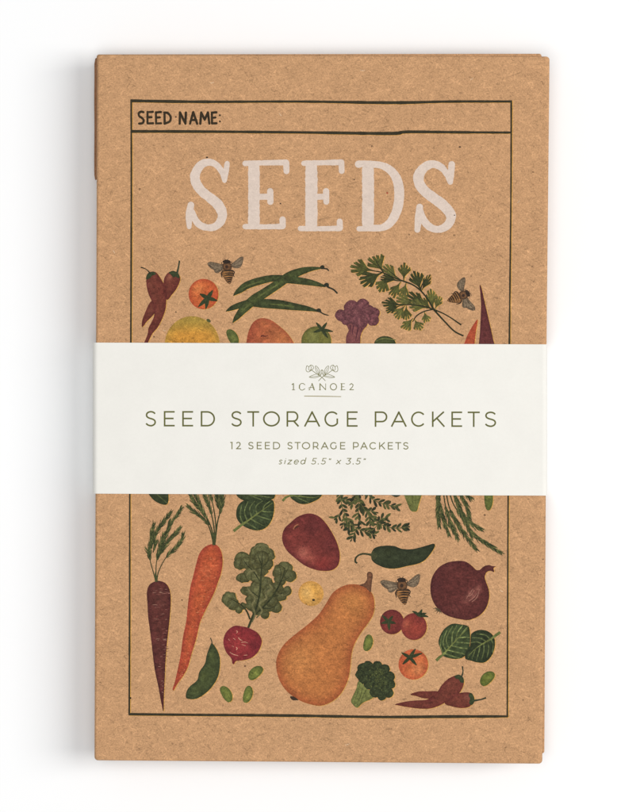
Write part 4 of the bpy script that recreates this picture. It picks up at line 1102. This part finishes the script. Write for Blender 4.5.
def write(A, ch, x0, x1, y0, y1, w_, slant=0.0, fn=(100, 100, 52)):
    h = y1 - y0
    x0 += w_ / 2; x1 -= w_ / 2; y0 += w_ / 2; y1 -= w_ / 2
    if x1 < x0: x0 = x1 = (x0 + x1) / 2
    for kind, pts in GL[ch]:
        q = [(x0 + (x1 - x0) * a + slant * h * (0.5 - b_), y0 + (y1 - y0) * b_, w_) for a, b_ in pts]
        if kind == 'l':
            (ax, ay, _), (bx2, by2, _) = q
            l = math.hypot(bx2 - ax, by2 - ay) or 1; e = w_ / 2
            ux, uy = (bx2 - ax) / l * e, (by2 - ay) / l * e
            if ch in 'ETDRPNKG12z53':
                q = [(ax - ux, ay - uy, w_), (bx2 + ux, by2 + uy, w_)]
            elif ch == 'A' and abs(uy) > abs(ux) * .2:
                q = [(ax - ux * .9, ay - uy * .9, w_), (bx2 + ux * .9, by2 + uy * .9, w_)]
            A.add(pen(q, smooth=False, round_ends=False), flat(fn), 0)
        else:
            A.add(pen(q, smooth=ch in 'Ss235e', n=3, round_ends=False), flat(fn), 0)

A = Art()
tl = [('S', 145.1, 156.6), ('E', 163.9, 174.8), ('E', 182.3, 193.2), ('D', 200.8, 215.1), ('S', 230.8, 242.3), ('T', 247.3, 259.2), ('O', 263.0, 280.0), ('R', 286.6, 299.2), ('A', 304.2, 320.0), ('G', 324.4, 339.0), ('E', 346.8, 357.6),
      ('P', 374.7, 387.6), ('A', 391.0, 406.6), ('C', 411.0, 424.6), ('K', 431.9, 444.6), ('E', 451.3, 462.1), ('T', 467.6, 479.7), ('S', 484.3, 496.6)]
for c_, a_, b_ in tl:
    dy = (a_ - 145) / 350 * .6
    write(A, c_, a_, b_, 411.0 + dy, 426.4 + dy, 1.6)
bink(A, 'title_lettering', M_OLIVE)

A = Art()
l2 = [('1', 230.3, 232.9), ('2', 235.9, 241.2), ('S', 248.1, 253.8), ('E', 256.8, 261.8), ('E', 264.9, 270.0), ('D', 273.1, 280.2), ('S', 287.2, 292.8), ('T', 294.7, 300.6), ('O', 301.9, 310.2), ('R', 312.9, 318.8), ('A', 321.0, 328.4), ('G', 330.1, 337.0), ('E', 340.1, 345.3),
      ('P', 353.0, 358.9), ('A', 360.4, 367.6), ('C', 369.4, 376.2), ('K', 379.1, 385.1), ('E', 387.8, 392.9), ('T', 395.2, 401.2), ('S', 402.9, 408.6)]
for c_, a_, b_ in l2:
    dy = (a_ - 230) / 180 * .3
    write(A, c_, a_, b_, 441.9 + dy, 449.2 + dy, 0.98)
bink(A, 'count_lettering', M_OLIVE_LIGHT)

A = Art()
def q6(v_): return 270 + v_ / 6.4
yb_, yx, yc = 464.4, 459.6, 458.0
for c_, a_, b_ in (('s', 56, 80), ('i', 90, 102), ('z', 113, 141), ('e', 153, 184), ('d', 195, 228), ('x', 424, 454)):
    write(A, c_, q6(a_), q6(b_), yx, yb_, .78, .22)
for c_, a_, b_ in (('5', 266, 298), ('5', 328, 360), ('3', 486, 520), ('5', 550, 582), ('"', 372, 391), ('"', 594, 613)):
    write(A, c_, q6(a_), q6(b_), yc, yb_, .78, .2)
for a_ in (308, 531):
    A.add(ell(q6(a_ + 1), yb_ - .5, .6, n=8), flat((120, 118, 78)), 0)
bink(A, 'size_lettering', M_OLIVE_LIGHT)

A = Art()
def q7(v_): return 280 + v_ / 7.11
def lg(pts, w_=.75, sm=False): A.add(pen([(q7(a), 355 + b_ / 7.11, w_ if len(c_) == 0 else c_[0]) for a, b_, *c_ in pts], smooth=sm, n=5, round_ends=True), flat((120, 116, 70)), 0)
lg([(86, 210), (96, 203), (96, 248)], .95); lg([(86, 248), (106, 248)], .55)
lg([(177, 212), (165, 203), (148, 205), (138, 222), (142, 242), (158, 250), (177, 240)], .7, True); lg([(139, 215), (138, 236)], 1.1)
lg([(208, 248), (230, 202)], .55); lg([(228, 204), (243, 248)], 1.15); lg([(202, 236), (215, 230), (242, 232)], .6); lg([(203, 248), (213, 248)], .5)
lg([(284, 248), (284, 204)], .95); lg([(284, 204), (324, 247)], .8); lg([(325, 248), (325, 204)], .55); lg([(278, 248), (290, 248)], .5)
A.add(pen([(x, y, .85) for x, y in arc(q7(380), 355 + 226 / 7.11, 3.1, 3.2, 0, 360, 24)], smooth=False), flat((120, 116, 70)), 0)
lg([(438, 204), (438, 248)], 1.05); lg([(432, 204), (460, 204)], .6); lg([(438, 226), (456, 226)], .55); lg([(432, 248), (463, 247)], .6)
lg([(496, 212), (508, 203), (520, 212), (516, 226), (496, 247), (523, 247)], .8)
bink(A, 'brand_lettering', M_OLIVE_LIGHT)

A = Art()
A.add(ribbon([(304.2, 396.1, .7), (322, 396.3, .8), (341.2, 396.6, .7)]), flat((150, 138, 88)), 0)
bink(A, 'underline', M_GOLD)

A = Art()
def em(pts, w_=.55, closed=False, mir=False):
    q = [(q7(597 - a if mir else a), 355 + b_ / 7.11) for a, b_ in pts]
    if closed: q = smooth_closed(q, 4); q.append(q[0])
    A.add(pen([(a, b_, w_) for a, b_ in q], smooth=not closed, n=4), flat((120, 120, 70)), 0)
for m_ in (False, True):
    em([(275, 183), (300, 158), (330, 138), (355, 120), (378, 104)], .6, False, m_)
    em([(228, 104), (204, 120), (188, 114), (186, 96), (192, 76), (206, 84), (218, 72), (234, 78), (238, 94)][:9], .55, True, m_)
    em([(206, 84), (204, 100), (212, 112)], .5, False, m_); em([(218, 74), (222, 92), (216, 110)], .5, False, m_)
    em([(290, 146), (262, 136), (228, 146), (208, 158), (240, 162), (270, 156)], .5, True, m_); em([(284, 147), (215, 156)], .4, False, m_)
    em([(276, 136), (256, 112), (252, 78), (272, 92), (280, 116)], .5, True, m_); em([(276, 132), (260, 90)], .4, False, m_)
    em([(290, 140), (286, 122), (296, 106), (298, 124)], .5, True, m_)
bink(A, 'floral_emblem', M_OLIVE_LIGHT)
